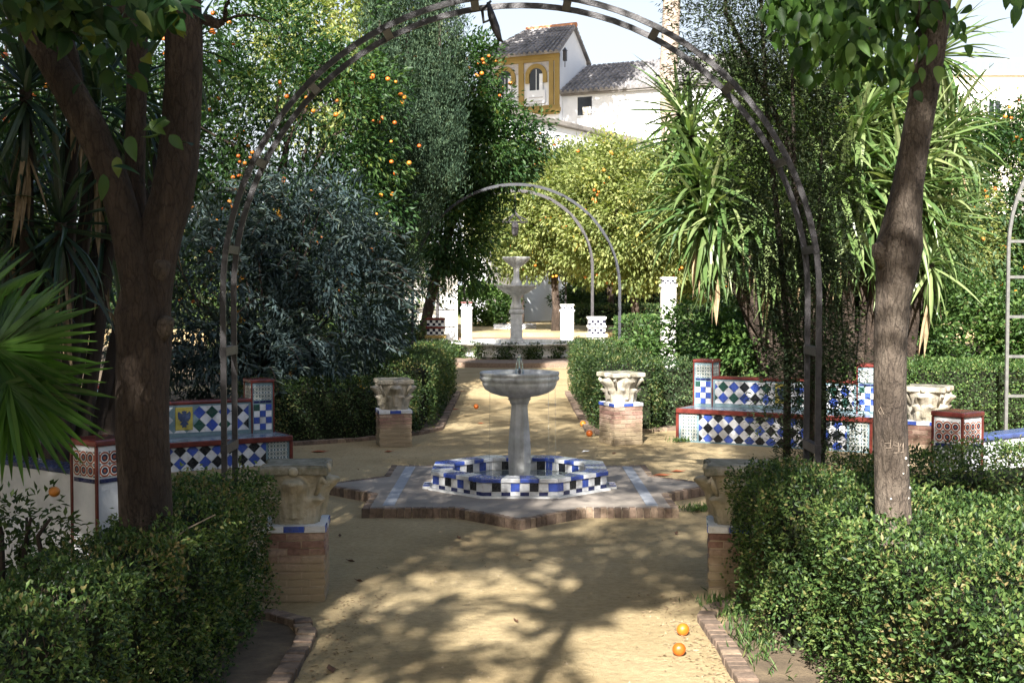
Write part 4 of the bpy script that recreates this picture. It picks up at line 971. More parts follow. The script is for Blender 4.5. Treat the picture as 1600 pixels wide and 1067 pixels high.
mb.box(.38, .42, -.02, .02, gz(94, 79) - .3, gz(92, 79)); mb.build('wall_lantern', 'iron', hs_)
# low white range nearer
w0 = thing('white_annex', 'low white annex with a mossy coping below the tower', 'building', (0, 0, 0))
A, B = Vector(P(800, 180, 64).to_2d()), Vector(P(1040, 240, 80).to_2d()); d = (B - A).normalized(); n_ = Vector((-d.y, d.x)); top = gz(185, 65)
q = [A, B, B + n_ * 2.2, A + n_ * 2.2]
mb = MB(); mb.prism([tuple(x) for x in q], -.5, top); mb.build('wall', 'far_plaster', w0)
q = [A - d * .3 - n_ * .2, B + d * .3 - n_ * .2, B + d * .3 + n_ * 2.4, A - d * .3 + n_ * 2.4]
mb = MB(); mb.prism([tuple(x) for x in q], top + .005, top + .32); mb.build('coping', 'grey_coping', w0, bevel=.06)
c0 = A + d * ((B - A).length * .80); q = [c0 - n_ * .03, c0 + d * .9 - n_ * .03, c0 + d * .9 + n_ * .1, c0 + n_ * .1]
mb = MB(); mb.prism([tuple(x) for x in q], top - 2.9, top - 1.7); wd = mb.build('window', 'dark_glass', w0)
q = [c0 - d * .15 - n_ * .1, c0 + d * 1.05 - n_ * .1, c0 + d * 1.05 + n_ * .1, c0 - d * .15 + n_ * .1]
mb = MB(); mb.prism([tuple(x) for x in q], top - 1.69, top - 1.55); mb.build('lintel', 'grey_coping', wd)
# cream building at the right
cb = thing('cream_building', 'bright cream building with balustraded roof at the upper right', 'building', (P(1470, 100, 96).x, 96, 0))
zt = gz(118, 96)
mb = MB(); mb.box(0, 22, 0, 10, -.5, zt); mb.build('wall', 'cream_plaster', cb)
mb = MB(); mb.box(-.25, 22.2, -.3, 10, zt + .002, zt + .3); mb.build('cornice', 'far_plaster', cb)
mb = MB(); mb.box(0, 22, 0, .25, zt + 1.05, zt + 1.25); mb.build('balustrade_rail', 'far_plaster', cb)
for k in range(34):
    mb = MB(); x = .3 + k * .64; mb.lathe([(.08, zt + .3), (.12, zt + .5), (.06, zt + .8), (.09, zt + 1.05)], 8, x, .12); mb.build('baluster', 'far_plaster', cb, smooth=True)
for x in (3.6, 7.4, 11.0):
    mb = MB(); mb.box(x, x + .85, -.03, .05, gz(186, 96), gz(158, 96)); wd = mb.build('window', 'dark_glass', cb)
    mb = MB(); mb.box(x - .1, x, -.07, .04, gz(188, 96), gz(156, 96)); mb.box(x + .85, x + .95, -.07, .04, gz(188, 96), gz(156, 96)); mb.box(x, x + .85, -.07, .04, gz(157.8, 96), gz(155, 96)); mb.box(x + .4, x + .45, -.06, -.03, gz(186, 96), gz(158, 96)); mb.build('frame', 'far_plaster', wd)
mb = MB(); mb.box(-.03, 22, -.06, .02, gz(205, 96), gz(201, 96)); mb.build('string_course', 'grey_coping', cb)
# white garden walls seen through the gaps
def wall(label, x0, x1, y, h, z0=0, t=.35, mat='plaster'):
    w = thing('garden_wall', label, 'wall', ((x0 + x1) / 2, y, z0)); l = (x1 - x0) / 2
    mb = MB(); mb.box(-l, l, 0, t, -.1, h); mb.build('wall_face', mat, w)
    mb = MB(); mb.box(-l - .06, l + .06, -.05, t + .05, h + .002, h + .1); mb.build('coping', 'plaster_stained', w, bevel=.02)
    return w
wall('tall white garden wall in sun beyond the left hedge', -5.4, -2.0, 47, 3.6)
wall('white wall glimpsed high behind the tiered fountain', -2.6, .4, 68, 5.6, .35)
wall('low white wall at the back below the sunny orange trees', 4.2, 8.5, 88, 1.4, .9)
# iron railing left of the far pillars
rl = thing('iron_railing', 'dark iron railing on a low wall left of the tiered fountain', 'railing', (-2.6, 41, 0))
mb = MB(); mb.box(-1.0, .8, -.1, .1, -.05, .62); mb.build('low_wall', 'plaster_stained', rl)
for z in (.75, 1.3):
    mb = MB(); mb.tube([(-1, 0, z), (.8, 0, z)], [.02, .02], 6); mb.build('rail', 'iron', rl)
for k in range(13):
    mb = MB(); mb.tube([(-.95 + k * .14, 0, .62), (-.95 + k * .14, 0, 1.4)], [.012, .006], 5); mb.build('railing_bar', 'iron', rl)

# ================================================================== VEGETATION
# front hedges
hedge('box_hedge', 'long shaded clipped hedge in the left foreground', -1.86, -1.44, 2.6, 7.5, .83, 6200, .024, skip=('y0',))
hedge('box_hedge', 'shaded clipped hedge end beside the right front pedestal', 1.36, 2.15, 6.6, 7.65, .85, 6200, .024)
hedge('box_hedge', 'sunlit clipped hedge in the right foreground round the trunk', 1.50, 3.9, 3.3, 6.5, .86, 5200, .025, skip=('x1',))
hedge('box_hedge', 'clipped hedge running back to the right in front of the end pillar', 0, 3.2, 0, .62, .84, 5000, .025, rz=R(24), org=(2.35, 7.6))
# hedges behind the plaza
hedge('box_hedge', 'clipped hedge between left bench and left back capital', 0, 2.2, 0, .8, .72, 2600, .034, 'hedge_leaf', R(26), (-3.2, 15.8))
hedge('box_hedge', 'hedge along the left side of the path beyond the plaza', -1.75, -1.12, 17.3, 24.4, .92, 2000, .036, 'hedge_leaf')
hedge('box_hedge', 'dark hedge along the right side of the path behind the acanthus capital', 1.15, 2.0, 17.1, 24.6, .95, 2000, .036, 'hedge_leaf')
hedge('box_hedge', 'clipped hedge behind the sunlit tiled bench', 2.0, 6.2, 17.9, 18.7, .90, 1900, .036, 'bush_leaf')
hedge('box_hedge', 'sunlit trimmed hedge behind the bleached capital', 5.0, 9.5, 16.0, 16.8, .98, 2300, .034, 'ivy_leaf')
hedge('box_hedge', 'far sunlit hedge right of the tiered fountain', 2.6, 8.8, 31.0, 32.2, 1.25, 900, .06, 'ivy_leaf')
hedge('box_hedge', 'far dark hedge left of the tiered fountain', -7, -1.9, 29.5, 30.6, 1.0, 900, .06, 'hedge_leaf')
hedge('box_hedge', 'distant clipped hedge above the far terrace on the left', -3.4, 2.4, 78, 80, 2.1, 260, .14, 'ivy_leaf')
hedge('box_hedge', 'tall dark hedge closing the far left of the garden', -34, -3.6, 52, 54, 4.5, 130, .2, 'hedge_leaf')
hedge('box_hedge', 'tall hedge closing the far right of the garden', 15, 50, 66, 68, 5.5, 90, .24, 'bush_leaf')
hedge('box_hedge', 'tall distant hedge behind the sunny orange trees', 3, 15, 66, 67.5, 3.6, 240, .16, 'hedge_leaf')
hedge('box_hedge', 'distant hedge at the foot of the sunny orange trees', 3, 13, 58, 59.5, 1.2, 300, .12, 'hedge_leaf')

def shrub(name, label, base, crowns, leaf, mat, stems=7, cat='shrub', bark='bark_dark', flowers=0, sprigs=0, group=None):
    root = thing(name, label, cat, base, group=group)
    mb = MB(); P_, D_, T_ = [], [], []
    for c in crowns:
        p, d, t = clumps(*c[0], **c[1]); P_.append(p); D_.append(d); T_.append(t)
        ce, ra = Vector(c[0][0]), c[0][1]
        tops = [ce + Vector((random.uniform(-.7, .7) * ra[0], random.uniform(-.7, .7) * ra[1], random.uniform(-.2, .8) * ra[2])) for k in range(stems)]
        branch_set(mb, base, tops, .03, .008, 5, .1)
    for k in range(sprigs):       # long arching shoots with leaves in pairs
        c = crowns[k % len(crowns)][0]; ce, ra = np.array(c[0]), np.array(c[1])
        d = rdir(1)[0]; d[1] = -abs(d[1]); d[2] = abs(d[2]) * .8 + .05; d /= np.linalg.norm(d)
        s = ce + d * ra * .8; L_ = random.uniform(.5, 1.1); pts = []
        for i in range(9):
            q = i / 8; pts.append(s + d * L_ * q + np.array([0, 0, -.55 * L_ * q * q]))
        mb.tube(pts, [.006] * 9, 4)
        for i in range(1, 9):
            for sd in (-1, 1):
                for rep in range(2):
                    P_.append(pts[i][None]); v = np.cross(d, [0, 0, 1]) * sd + d * .4 + rng.normal(size=3) * .25; D_.append(v[None]); T_.append(np.array([.6 + .35 * random.random()]))
    mb.build('stems', bark, root, base, True)
    P_ = np.concatenate(P_); D_ = np.concatenate(D_); T_ = np.concatenate(T_)
    D_[:, 2] -= .35 if mat == 'blue_leaf' else 0
    ok = P_[:, 2] > .05; P_, D_, T_ = P_[ok], D_[ok], T_[ok]; n = len(P_)
    leaf_mesh('foliage', P_, D_, leaf[0] * (.7 + .6 * rng.random(n)), leaf[1] * (.7 + .6 * rng.random(n)), mat, root, base, tone=T_)
    for k in range(flowers):
        c = crowns[k % len(crowns)][0]; d = rdir(1)[0]; d[1] = -abs(d[1]); d /= np.linalg.norm(d)
        s = np.array(c[0]) + d * np.array(c[1]) * 1.0; n = 40; q = rng.random(n); L_ = random.uniform(.12, .26)
        p = s[None] + np.stack([rng.normal(size=n) * .018 + q * .05, rng.normal(size=n) * .018, -q * L_], 1)
        leaf_mesh('flower_spike', p, rdir(n), .03, .022, 'flower', root, base)
    return root
# blue-grey flowering shrub on the left
shrub('blue_shrub', 'big blue grey shrub with drooping yellow flower spikes left of the path', (-3.3, 17.6, 0),
      [(((-4.0, 17.4, 1.6), (1.35, 1.2, 1.5), 120, .36, 70), dict(shell=.6)), (((-2.7, 17.8, 1.7), (1.2, 1.1, 1.6), 120, .36, 70), dict(shell=.6)), (((-3.1, 18.0, 2.6), (1.0, .9, 1.0), 60, .32, 70), dict(shell=.5)), (((-3.6, 17.0, .9), (1.6, .9, .8), 70, .32, 64), dict(shell=.5))],
      (.125, .032), 'blue_leaf', 12, flowers=14, sprigs=80)
# cypress
def conifer(name, label, base, cols, dens, leaf, mat, cat='tree', bark='bark_dark', droop=0.0, outw=.5, group=None, tr=.09, ntr=3, spray=.34):
    root = thing(name, label, cat, base, group=group); mb = MB(); Pp, Dp, Tp = [], [], []
    for ci, (x, y, z0, z1, r0, r1, lean) in enumerate(cols):
        nb = int(dens * (z1 - z0) * (r0 + r1) * 3); bx_, by_, bz_ = (x, y, 0) if ci < ntr else (cols[0][0], cols[0][1], z0 * .6); mb.tube([(bx_, by_, bz_), (bx_ + (x - bx_) * .3 + lean * .1 + .03, by_ + (y - by_) * .4, bz_ + (z1 - bz_) * .3), (x + lean * .5 - .03, y, bz_ + (z1 - bz_) * .62), (x + lean, y, z1 - .2)], [tr, tr * .8, tr * .55, tr * .2], 7, .1)
        h = rng.random(nb); rr = r0 * (1 - h) + r1 * h; rr = rr * np.minimum(1, (1 - h) * 4 + .08)
        a = rng.random(nb) * 6.283; rad = rr * (.35 + .7 * rng.random(nb) ** .5)
        cx = x + lean * h + np.cos(a) * rad; cy = y + np.sin(a) * rad; cz = z0 + h * (z1 - z0)
        per = 46; tone = rng.random(nb)
        # a spray: leaves along an upswept axis
        ax = np.stack([np.cos(a) * outw, np.sin(a) * outw, np.full(nb, 1.0 - droop)], 1) + rng.normal(size=(nb, 3)) * .22; ax = nrm(ax)
        L_ = spray * (.6 + .8 * rng.random(nb))
        t = rng.random((nb, per)); w = (1 - t) * spray * .3 + .015
        q = np.stack([cx, cy, cz], 1)[:, None] + ax[:, None] * (t * L_[:, None])[..., None] + rng.normal(size=(nb, per, 3)) * w[..., None]
        if droop: q[..., 2] -= (t ** 2) * L_[:, None] * droop * .9
        dd = ax[:, None] + rng.normal(size=(nb, per, 3)) * .55
        Pp.append(q.reshape(-1, 3)); Dp.append(dd.reshape(-1, 3)); Tp.append((tone[:, None] * .6 + .45 * rng.random((nb, per)) - .03).reshape(-1))
    mb.build('trunk', bark, root, base, True)
    Pp, Dp, Tp = np.concatenate(Pp), np.concatenate(Dp), np.concatenate(Tp); ok = Pp[:, 2] > .3; Pp, Dp, Tp = Pp[ok], Dp[ok], Tp[ok]; n = len(Pp)
    leaf_mesh('crown', Pp, Dp, leaf[0] * (.6 + .8 * rng.random(n)), leaf[1] * (.6 + .8 * rng.random(n)), mat, root, base, tone=Tp, fold=.1)
    return root
cy = 24.0
conifer('cypress_tree', 'tall grey green cypress left of the middle', (-1.75, cy, 0),
        [(-2.15, cy, 2.9, 8.9, .74, .42, .35), (-2.5, cy - .3, 3.2, 7.6, .26, .24, .1), (-1.35, cy - .3, 3.7, 7.6, .40, .34, .05), (-2.3, cy - .5, 1.9, 5.6, .55, .4, .35), (-2.5, cy - .3, .4, 3.9, .40, .4, .1)], 70, (.07, .018), 'cypress_leaf', ntr=1, outw=.28)
conifer('dark_conifer', 'dark drooping conifer in front of the sunlit bench at right', (2.32, 10.1, 0),
        [(2.33, 10.1, 1.0, 4.6, .15, .26, -.16), (2.20, 10.2, 2.0, 5.4, .20, .36, -.3), (2.46, 10.2, .9, 3.4, .09, .16, .0), (2.36, 9.95, .45, 2.2, .09, .18, .03), (1.80, 10.4, 3.5, 5.4, .26, .5, -.1)], 85, (.042, .012), 'dark_conifer', droop=.9, outw=.8, tr=.035, spray=.25)

# orange trees
def orange_tree(label, x, y, zc, r, rz_, n, per, fruit, mat='orange_leaf', leaf=(.10, .042), tr=.11, group='orange trees', clr=.42, lean=0, size=1.0, shell=.5):
    return leafy_tree('orange_tree', label, 'tree', (x, y, 0), [(x, y, -.1), (x + .04 + lean * .3, y, zc * .25), (x - .03 + lean * .6, y, zc * .45), (x + lean, y, zc * .62)], [tr * 1.25, tr, tr * .9, tr * .7],
                      [((((x + lean), y, zc), (r, r, rz_), n, clr, per), dict(shell=shell))], leaf, mat, fruit, group=group, limb_r=tr * .5, fruit_size=size)
orange_tree('orange tree with many fruits behind the blue shrub', -3.9, 21.5, 4.4, 2.2, 2.4, 420, 60, 115, shell=.6, leaf=(.11, .046), size=1.15)
orange_tree('orange tree at the left behind the fork of the trunk', -6.4, 22.5, 4.0, 1.9, 2.2, 300, 55, 90, shell=.6, leaf=(.11, .046), size=1.15)
leafy_tree('orange_tree', 'taller orange tree with fruit right of the cypress', 'tree', (-1.95, 27.5, 0), [(-1.95, 27.5, -.1), (-1.85, 27.5, 1.2), (-1.6, 27.5, 2.4), (-1.2, 27.5, 3.6)], [.15, .12, .11, .09],
           [(((-1.25, 27.6, 5.8), (1.0, 1.1, 1.6), 260, .40, 60), dict(shell=.5)), (((-.65, 27.4, 4.9), (1.15, 1.2, 1.15), 230, .40, 60), dict(shell=.5)), (((-1.2, 27.6, 3.2), (.75, .9, 1.25), 150, .36, 60), dict(shell=.5))], (.12, .05), 'orange_leaf', 64, group='orange trees', limb_r=.05, fruit_size=1.3)
orange_tree('small shaded orange tree at the far left', -5.2, 12.5, 2.9, 1.3, 1.3, 150, 50, 24, shell=.5, leaf=(.09, .04))
orange_tree('sunlit yellow green orange tree below the tower', 1.7, 50, 5.0, 2.7, 2.6, 560, 60, 50, 'sunlit_tint_leaf', (.17, .085), .16, clr=.55, size=1.7, shell=.6)
orange_tree('sunlit orange tree right of the path below the white house', 4.4, 46, 4.7, 2.7, 2.7, 560, 60, 50, 'sunlit_tint_leaf', (.17, .085), .15, clr=.55, size=1.7, shell=.6)
orange_tree('distant sunny orange tree behind the tiered fountain', .4, 60, 5.0, 2.6, 1.9, 340, 50, 30, 'sunlit_tint_leaf', (.2, .10), .16, clr=.6, size=1.9, shell=.6)
orange_tree('sunny orange tree in the gap behind the yucca', 8.6, 48, 4.6, 3.0, 3.4, 420, 56, 30, 'sunlit_tint_leaf', (.2, .10), .16, clr=.65, size=1.9, shell=.6)
orange_tree('sunny orange tree close under the white annex', 4.6, 60, 5.4, 2.9, 3.0, 420, 56, 30, 'sunlit_tint_leaf', (.21, .10), .16, clr=.65, size=2.0, shell=.6)
orange_tree('orange tree with fruits at the right edge behind the trunk', 13.2, 36, 4.4, 2.5, 2.8, 520, 58, 60, 'orange_leaf', (.15, .065), .15, clr=.5, size=1.7)
orange_tree('paler orange tree right of the right trunk', 10.6, 34, 3.4, 2.1, 2.2, 380, 56, 34, 'sunlit_tint_leaf', (.14, .06), .13, clr=.45, size=1.6)

# trees farther back that close the view
def back_tree(label, x, y, zc, r, h, n, per, mat, leaf, tr=.18):
    return leafy_tree('garden_tree', label, 'tree', (x, y, 0), [(x, y, -.1), (x + .1, y, zc * .3), (x, y, zc * .7)], [tr * 1.2, tr, tr * .7], [(((x, y, zc), (r, r, h), n, r * .22, per), dict(shell=.5))], leaf, mat, bark='bark_dark', limb_r=tr * .5)
back_tree('dark evergreen tree far left behind the orange trees', -11.5, 30, 5.5, 3.6, 5.2, 300, 50, 'hedge_leaf', (.17, .08))
back_tree('dense dark tree at the left edge', -7.8, 17, 4.6, 2.3, 4.4, 260, 55, 'hedge_leaf', (.12, .055))
back_tree('bright leafy tree whose top shows above the orange trees', -5.6, 40, 9.0, 2.6, 3.0, 240, 50, 'sunlit_tint_leaf', (.2, .09))
back_tree('dark tree under the arch behind the cypress', -4.4, 34, 2.6, 2.4, 2.4, 240, 50, 'hedge_leaf', (.15, .07))
back_tree('leafy tree behind the yucca on the right', 8.0, 29, 3.4, 2.9, 3.2, 300, 50, 'bush_leaf', (.15, .07))
back_tree('bushy tree behind the dark conifer', 5.6, 25, 2.2, 1.6, 2.0, 230, 50, 'bush_leaf', (.12, .055))
# bushes and ivy bank
shrub('garden_bush', 'sunlit bush with broad leaves behind the sunlit bench', (4.0, 20.5, 0), [(((3.2, 20.5, .9), (1.3, .8, .8), 130, .3, 50), dict(shell=.4)), (((5.0, 20.8, 1.0), (1.4, .8, 1.0), 130, .3, 50), dict(shell=.4))], (.09, .05), 'ivy_leaf', 5)
shrub('garden_bush', 'leafy bush in front of the yucca stems', (4.6, 17.9, 0), [(((3.6, 18.1, 1.25), (1.0, .5, .8), 110, .26, 52), dict(shell=.4)), (((5.0, 18.0, 1.3), (1.2, .5, .9), 130, .26, 52), dict(shell=.4))], (.08, .05), 'ivy_leaf', 5)
shrub('ivy_bank', 'tall bank of sunlit ivy behind the bleached capital', (8.0, 19.5, 0), [(((6.4, 19.6, 1.0), (1.6, .7, 1.1), 190, .3, 55), dict(shell=.5)), (((8.6, 19.4, 1.1), (1.6, .7, 1.2), 190, .3, 55), dict(shell=.5)), (((10.4, 19.6, 1.0), (1.5, .7, 1.1), 150, .3, 55), dict(shell=.5))], (.085, .06), 'ivy_leaf', 5)
shrub('garden_bush', 'pale green bush left of the tiered fountain stem', (-1.2, 57, .35), [(((-1.2, 57, 1.3), (1.5, 1.0, 1.1), 130, .36, 50), dict(shell=.4))], (.16, .09), 'ivy_leaf', 5)
shrub('garden_bush', 'green bush right of the far stairs', (3.2, 64, .35), [(((3.4, 64, 1.2), (1.3, 1.0, .9), 90, .4, 46), dict(shell=.4))], (.18, .09), 'bush_leaf', 4)
shrub('garden_bush', 'dark bush beside the left gate pillar', (-2.6, 26.5, 0), [(((-2.6, 26.5, .8), (1.0, .8, .8), 90, .28, 46), dict(shell=.4))], (.09, .045), 'hedge_leaf', 4)
shrub('thin_shrub', 'thin shrub with an orange lodged in it against the white bench back', (-2.7, 6.9, 0), [(((-2.75, 6.9, .5), (.5, .2, .35), 46, .13, 26), dict(shell=.2))], (.05, .022), 'hedge_leaf', 9)

o_ = link('orange', orange_mesh(), bpy.data.objects['thin_shrub']); o_.scale = (.8,) * 3; o_.location = P(85, 768, 6.75) - Vector((-2.7, 6.9, 0))

# ------------------------------------------------------------------ yucca and strap-leaved plants
def blade_mesh(name, L_, w, droop, mat, seg=6, fold=.25):
    v = []; f = []
    for i in range(seg + 1):
        q = i / seg; a = droop * q
        x = L_ * (math.sin(a) / droop if droop > .01 else q); z = -L_ * ((1 - math.cos(a)) / droop if droop > .01 else 0)
        ww = w * (.55 + 1.2 * q * (1 - q) * 1.2) * (1 - q ** 4) + .0015
        v += [(x, -ww / 2, z + ww * fold), (x, 0, z), (x, ww / 2, z + ww * fold)]
    for i in range(seg):
        k = i * 3; f += [(k, k + 3, k + 4, k + 1), (k + 1, k + 4, k + 5, k + 2)]
    mb = MB(); mb.add(v, f); return mb.mesh(name, mat)
def rosettes(root, base, heads, per, L_, w, mat, joined_mat, limit, skirt=0, el0=-75, el1=80):
    meshes = [blade_mesh('leaf', L_ * s, w, dr, mat) for s, dr in ((1, .25), (1, .7), (.9, 1.2), (.8, .1), (1.05, .45), (.9, 1.7))]
    Pj = MB(); n = 0
    order = sorted(range(len(heads)), key=lambda i: heads[i][0][1])
    sk = MB()
    for hi in order:
        hd, sc = heads[hi][0], heads[hi][1]; ax = Vector(heads[hi][2]) if len(heads[hi]) > 2 else Vector((0, 0, 1))
        for k in range(int(per * sc)):
            az = k * 2.39996 + random.uniform(-.2, .2); u = (k + .5) / (per * sc)
            el = R(el1 + (el0 - el1) * u ** 1.1 + random.uniform(-8, 8))
            me = meshes[2 if el < -.5 and random.random() < .5 else random.choice((0, 1, 2, 3, 4, 5) if el > 0 else (0, 1, 3, 4))]
            M = Matrix.Translation(Vector(hd) - Vector(base) + Vector((0, 0, -.25 * u))) @ ax.to_track_quat('Z', 'Y').to_matrix().to_4x4() @ Matrix.Rotation(az, 4, 'Z') @ Matrix.Rotation(-el, 4, 'Y') @ Matrix.Rotation(random.uniform(-.5, .5), 4, 'X') @ Matrix.Scale(random.uniform(.8, 1.1) * min(1.1, sc + .1), 4)
            n += 1
            if n <= limit:
                o = link('leaf', me, root); o.matrix_local = M
            else: Pj.add([M @ vv.co for vv in me.vertices], [tuple(p.vertices) for p in me.polygons])
        for k in range(int(skirt * sc)):
            az = random.uniform(0, 6.28); M = Matrix.Translation(Vector(hd) - Vector(base) + Vector((0, 0, -.25 - random.random() * .5))) @ Matrix.Rotation(az, 4, 'Z') @ Matrix.Rotation(R(random.uniform(68, 88)), 4, 'Y') @ Matrix.Rotation(random.uniform(-.8, .8), 4, 'X') @ Matrix.Scale(random.uniform(.7, 1.0), 4)
            me = meshes[3]; sk.add([M @ vv.co for vv in me.vertices], [tuple(p.vertices) for p in me.polygons])
    if Pj.v:
        o = Pj.build('foliage', joined_mat, root); o['kind'] = 'stuff'
        at = o.data.attributes.new('rnd', 'FLOAT', 'FACE'); rr = np.repeat(rng.random(len(o.data.polygons) // 12 + 1), 12)[:len(o.data.polygons)]; at.data.foreach_set('value', rr.astype(np.float32))
    if sk.v: o = sk.build('dead_skirt', 'dead_leaf', root); o['kind'] = 'stuff'
YB = (5.0, 17.9, 0)
yu = thing('yucca_plant', 'huge many headed yucca with sword leaves on the right', 'yucca', YB)
hp = [(1080, 200, 17.3, .8), (1090, 275, 17.1, 1.0), (1140, 235, 17.6, .9), (1165, 320, 17.2, .9), (1120, 345, 17.1, .8), (1290, 235, 17.2, 1.1), (1345, 190, 17.1, 1.2), (1425, 235, 17.2, 1.1), (1350, 120, 17.7, 1.0), (1470, 75, 17.9, .9), (1455, 330, 17.3, .9), (1240, 150, 17.9, .9), (1375, 300, 17.0, 1.1), (1490, 200, 17.7, .9), (1300, 60, 17.9, .9), (1455, 400, 16.9, .6), (1062, 165, 17.6, .7), (1215, 270, 17.2, .9), (1250, 330, 17.1, .9), (1315, 300, 17.0, 1.0), (1400, 150, 17.5, 1), (1130, 290, 17.0, 1.0), (1185, 200, 17.4, 1.0), (1200, 330, 17.0, 1.0), (1100, 330, 17.0, .9), (1265, 200, 17.3, 1.0), (1160, 140, 17.7, .8), (1330, 250, 17.0, 1.1), (1410, 290, 17.0, 1.0)]
heads = [(tuple(P(px, py, Y)), s) for px, py, Y, s in hp]
rosettes(yu, YB, heads, 96, 1.12, .074, 'yucca_blade', 'yucca_leaf', 300, skirt=5, el0=-88, el1=70)
mb = MB()
for (h, s) in heads:
    h = Vector(h); b0 = Vector((YB[0] + (h.x - YB[0]) * .45, YB[1], 0)); mb.tube([b0, b0.lerp(h, .35) + Vector((random.uniform(-.15, .15), 0, .1)), b0.lerp(h, .7), h - Vector((0, 0, .1))], [.085, .075, .065, .05], 8, .2)
mb.build('trunk', 'bark', yu, YB, True)
SBp = (-4.4, 9.6, 0)
sp = thing('strap_leaf_plant', 'dark strap leaved yucca in the shade at the far left', 'yucca', SBp)
hp = [(40, 120, 9.2, 1), (150, 150, 9.8, 1), (95, 330, 9.4, 1), (160, 330, 10.2, .9), (20, 300, 9.6, .9), (255, 200, 11.0, .9), (210, 120, 10.4, 1), (120, 20, 9.4, 1.1), (300, 60, 11.4, .8), (60, 420, 9.6, .8)]
heads = [(tuple(P(px, py, Y)), s) for px, py, Y, s in hp]
rosettes(sp, SBp, heads, 56, .75, .048, 'strap_blade', 'strap_leaf', 260, skirt=12, el0=-85)
mb = MB()
for (h, s) in heads:
    h = Vector(h); b0 = Vector((h.x * .7 + SBp[0] * .3, SBp[1] + .3, 0)); mb.tube([b0, b0.lerp(h, .5), h - Vector((0, 0, .08))], [.07, .06, .045], 7, .12)
mb.build('trunk', 'bark_dark', sp, SBp, True)
# fan palm in the lower left
FB = (-2.75, 5.05, 0)
fp = thing('fan_palm', 'low fan palm with sunlit fronds at the left edge', 'palm', FB)
blade = [blade_mesh('leaflet', l * .95, .034, d, 'palm_blade', 6, .35) for l, d in ((.43, .12), (.40, .3), (.38, .5))]
mb = MB()
for (c, tow, facing, spread, nb) in ((P(-10, 545, 4.9), (1, -.12, .04), (-.2, -.9, .5), 200, 40), (P(10, 600, 4.8), (.75, -.25, -.85), (.2, -.75, .6), 150, 28), (P(-60, 500, 5.2), (.8, .1, .6), (.1, -.8, .5), 150, 20)):
    x = Vector(tow).normalized(); z = Vector(facing); z = (z - x * z.dot(x)).normalized(); y = z.cross(x)
    M0 = Matrix(((x.x, y.x, z.x, c.x - FB[0]), (x.y, y.y, z.y, c.y - FB[1]), (x.z, y.z, z.z, c.z - FB[2]), (0, 0, 0, 1)))
    pm = MB(); pm.tube([Vector((0, 0, .35)), (Vector((c.x - FB[0], c.y - FB[1], c.z - FB[2])) * .5) + Vector((0, 0, .3)), Vector((c.x - FB[0], c.y - FB[1], c.z - FB[2]))], [.014, .011, .009], 6)
    fr = pm.build('frond', 'palm_leaf', fp, smooth=True)
    for k in range(nb):
        a = R(-spread / 2 + spread * (k + .5) / nb)
        o = link('leaflet', random.choice(blade), fr); o.matrix_local = M0 @ Matrix.Rotation(a, 4, 'Z') @ Matrix.Rotation(random.uniform(-.06, .10), 4, 'Y') @ Matrix.Scale(.85 + .18 * math.cos(a * .8), 4)
mb = MB(); mb.tube([(FB[0], FB[1], -.05), (FB[0], FB[1], .25), (FB[0] + .02, FB[1], .5)], [.11, .12, .08], 10, .2); mb.build('trunk', 'palm_bark', fp, FB, True)

# ------------------------------------------------------------------ the two near trees
def pt(px, py, Y): return P(px, py, Y)
# left
LB = (-1.71, 5.95, 0)
lt = thing('forked_tree', 'thick brown tree trunk forking into three stems at the left', 'tree', LB)
mb = MB()
Yl = 5.95
s = Yl / F
mb.tube([(-1.71, Yl, -.1), (-1.71, Yl, .5)] + [pt(x, y, Yl) for x, y in ((230, 840), (226, 760), (222, 680), (222, 600), (224, 540), (222, 490), (228, 450), (238, 405), (246, 370))], [.14, .13, 42 * s, 41 * s, 41 * s, 41 * s, 42 * s, 43 * s, 38 * s, 36 * s, 30 * s], 18, .045)
mb.tube([pt(x, y, Yl) for x, y in ((232, 560), (234, 480), (240, 420), (252, 360), (268, 310), (277, 260), (282, 200), (286, 130), (287, 70), (284, 20), (282, -40), (290, -140))], [26 * s, 33 * s, 34 * s, 34 * s, 33 * s, 32 * s, 30 * s, 29 * s, 29 * s, 30 * s, 30 * s, 24 * s], 16, .04)
mb.tube([pt(x, y, Yl + .12) for x, y in ((226, 500), (222, 440), (214, 350), (211, 280), (212, 200), (214, 120), (214, 60), (205, 45), (185, 10), (160, -60))], [16 * s, 20 * s, 18 * s, 16 * s, 16 * s, 16 * s, 17 * s, 17 * s, 18 * s, 15 * s], 12, .05)
mb.tube([pt(x, y, Yl - .06) for x, y in ((224, 560), (220, 500), (214, 430), (197, 350), (180, 290), (160, 240), (140, 200), (112, 150), (78, 90), (48, 45), (15, 0), (-40, -70))], [16 * s, 22 * s, 27 * s, 25 * s, 24 * s, 24 * s, 26 * s, 25 * s, 23 * s, 22 * s, 21 * s, 18 * s], 14, .05)
mb.tube([pt(x, y, Yl + .02) for x, y in ((110, 130), (103, 80), (88, 40), (72, 0), (50, -60))], [20 * s, 18 * s, 16 * s, 15 * s, 12 * s], 10, .05)
mb.tube([pt(x, y, Yl) for x, y in ((318, 30), (340, 38), (350, 34))], [9 * s, 8 * s, 5 * s], 8, .1)
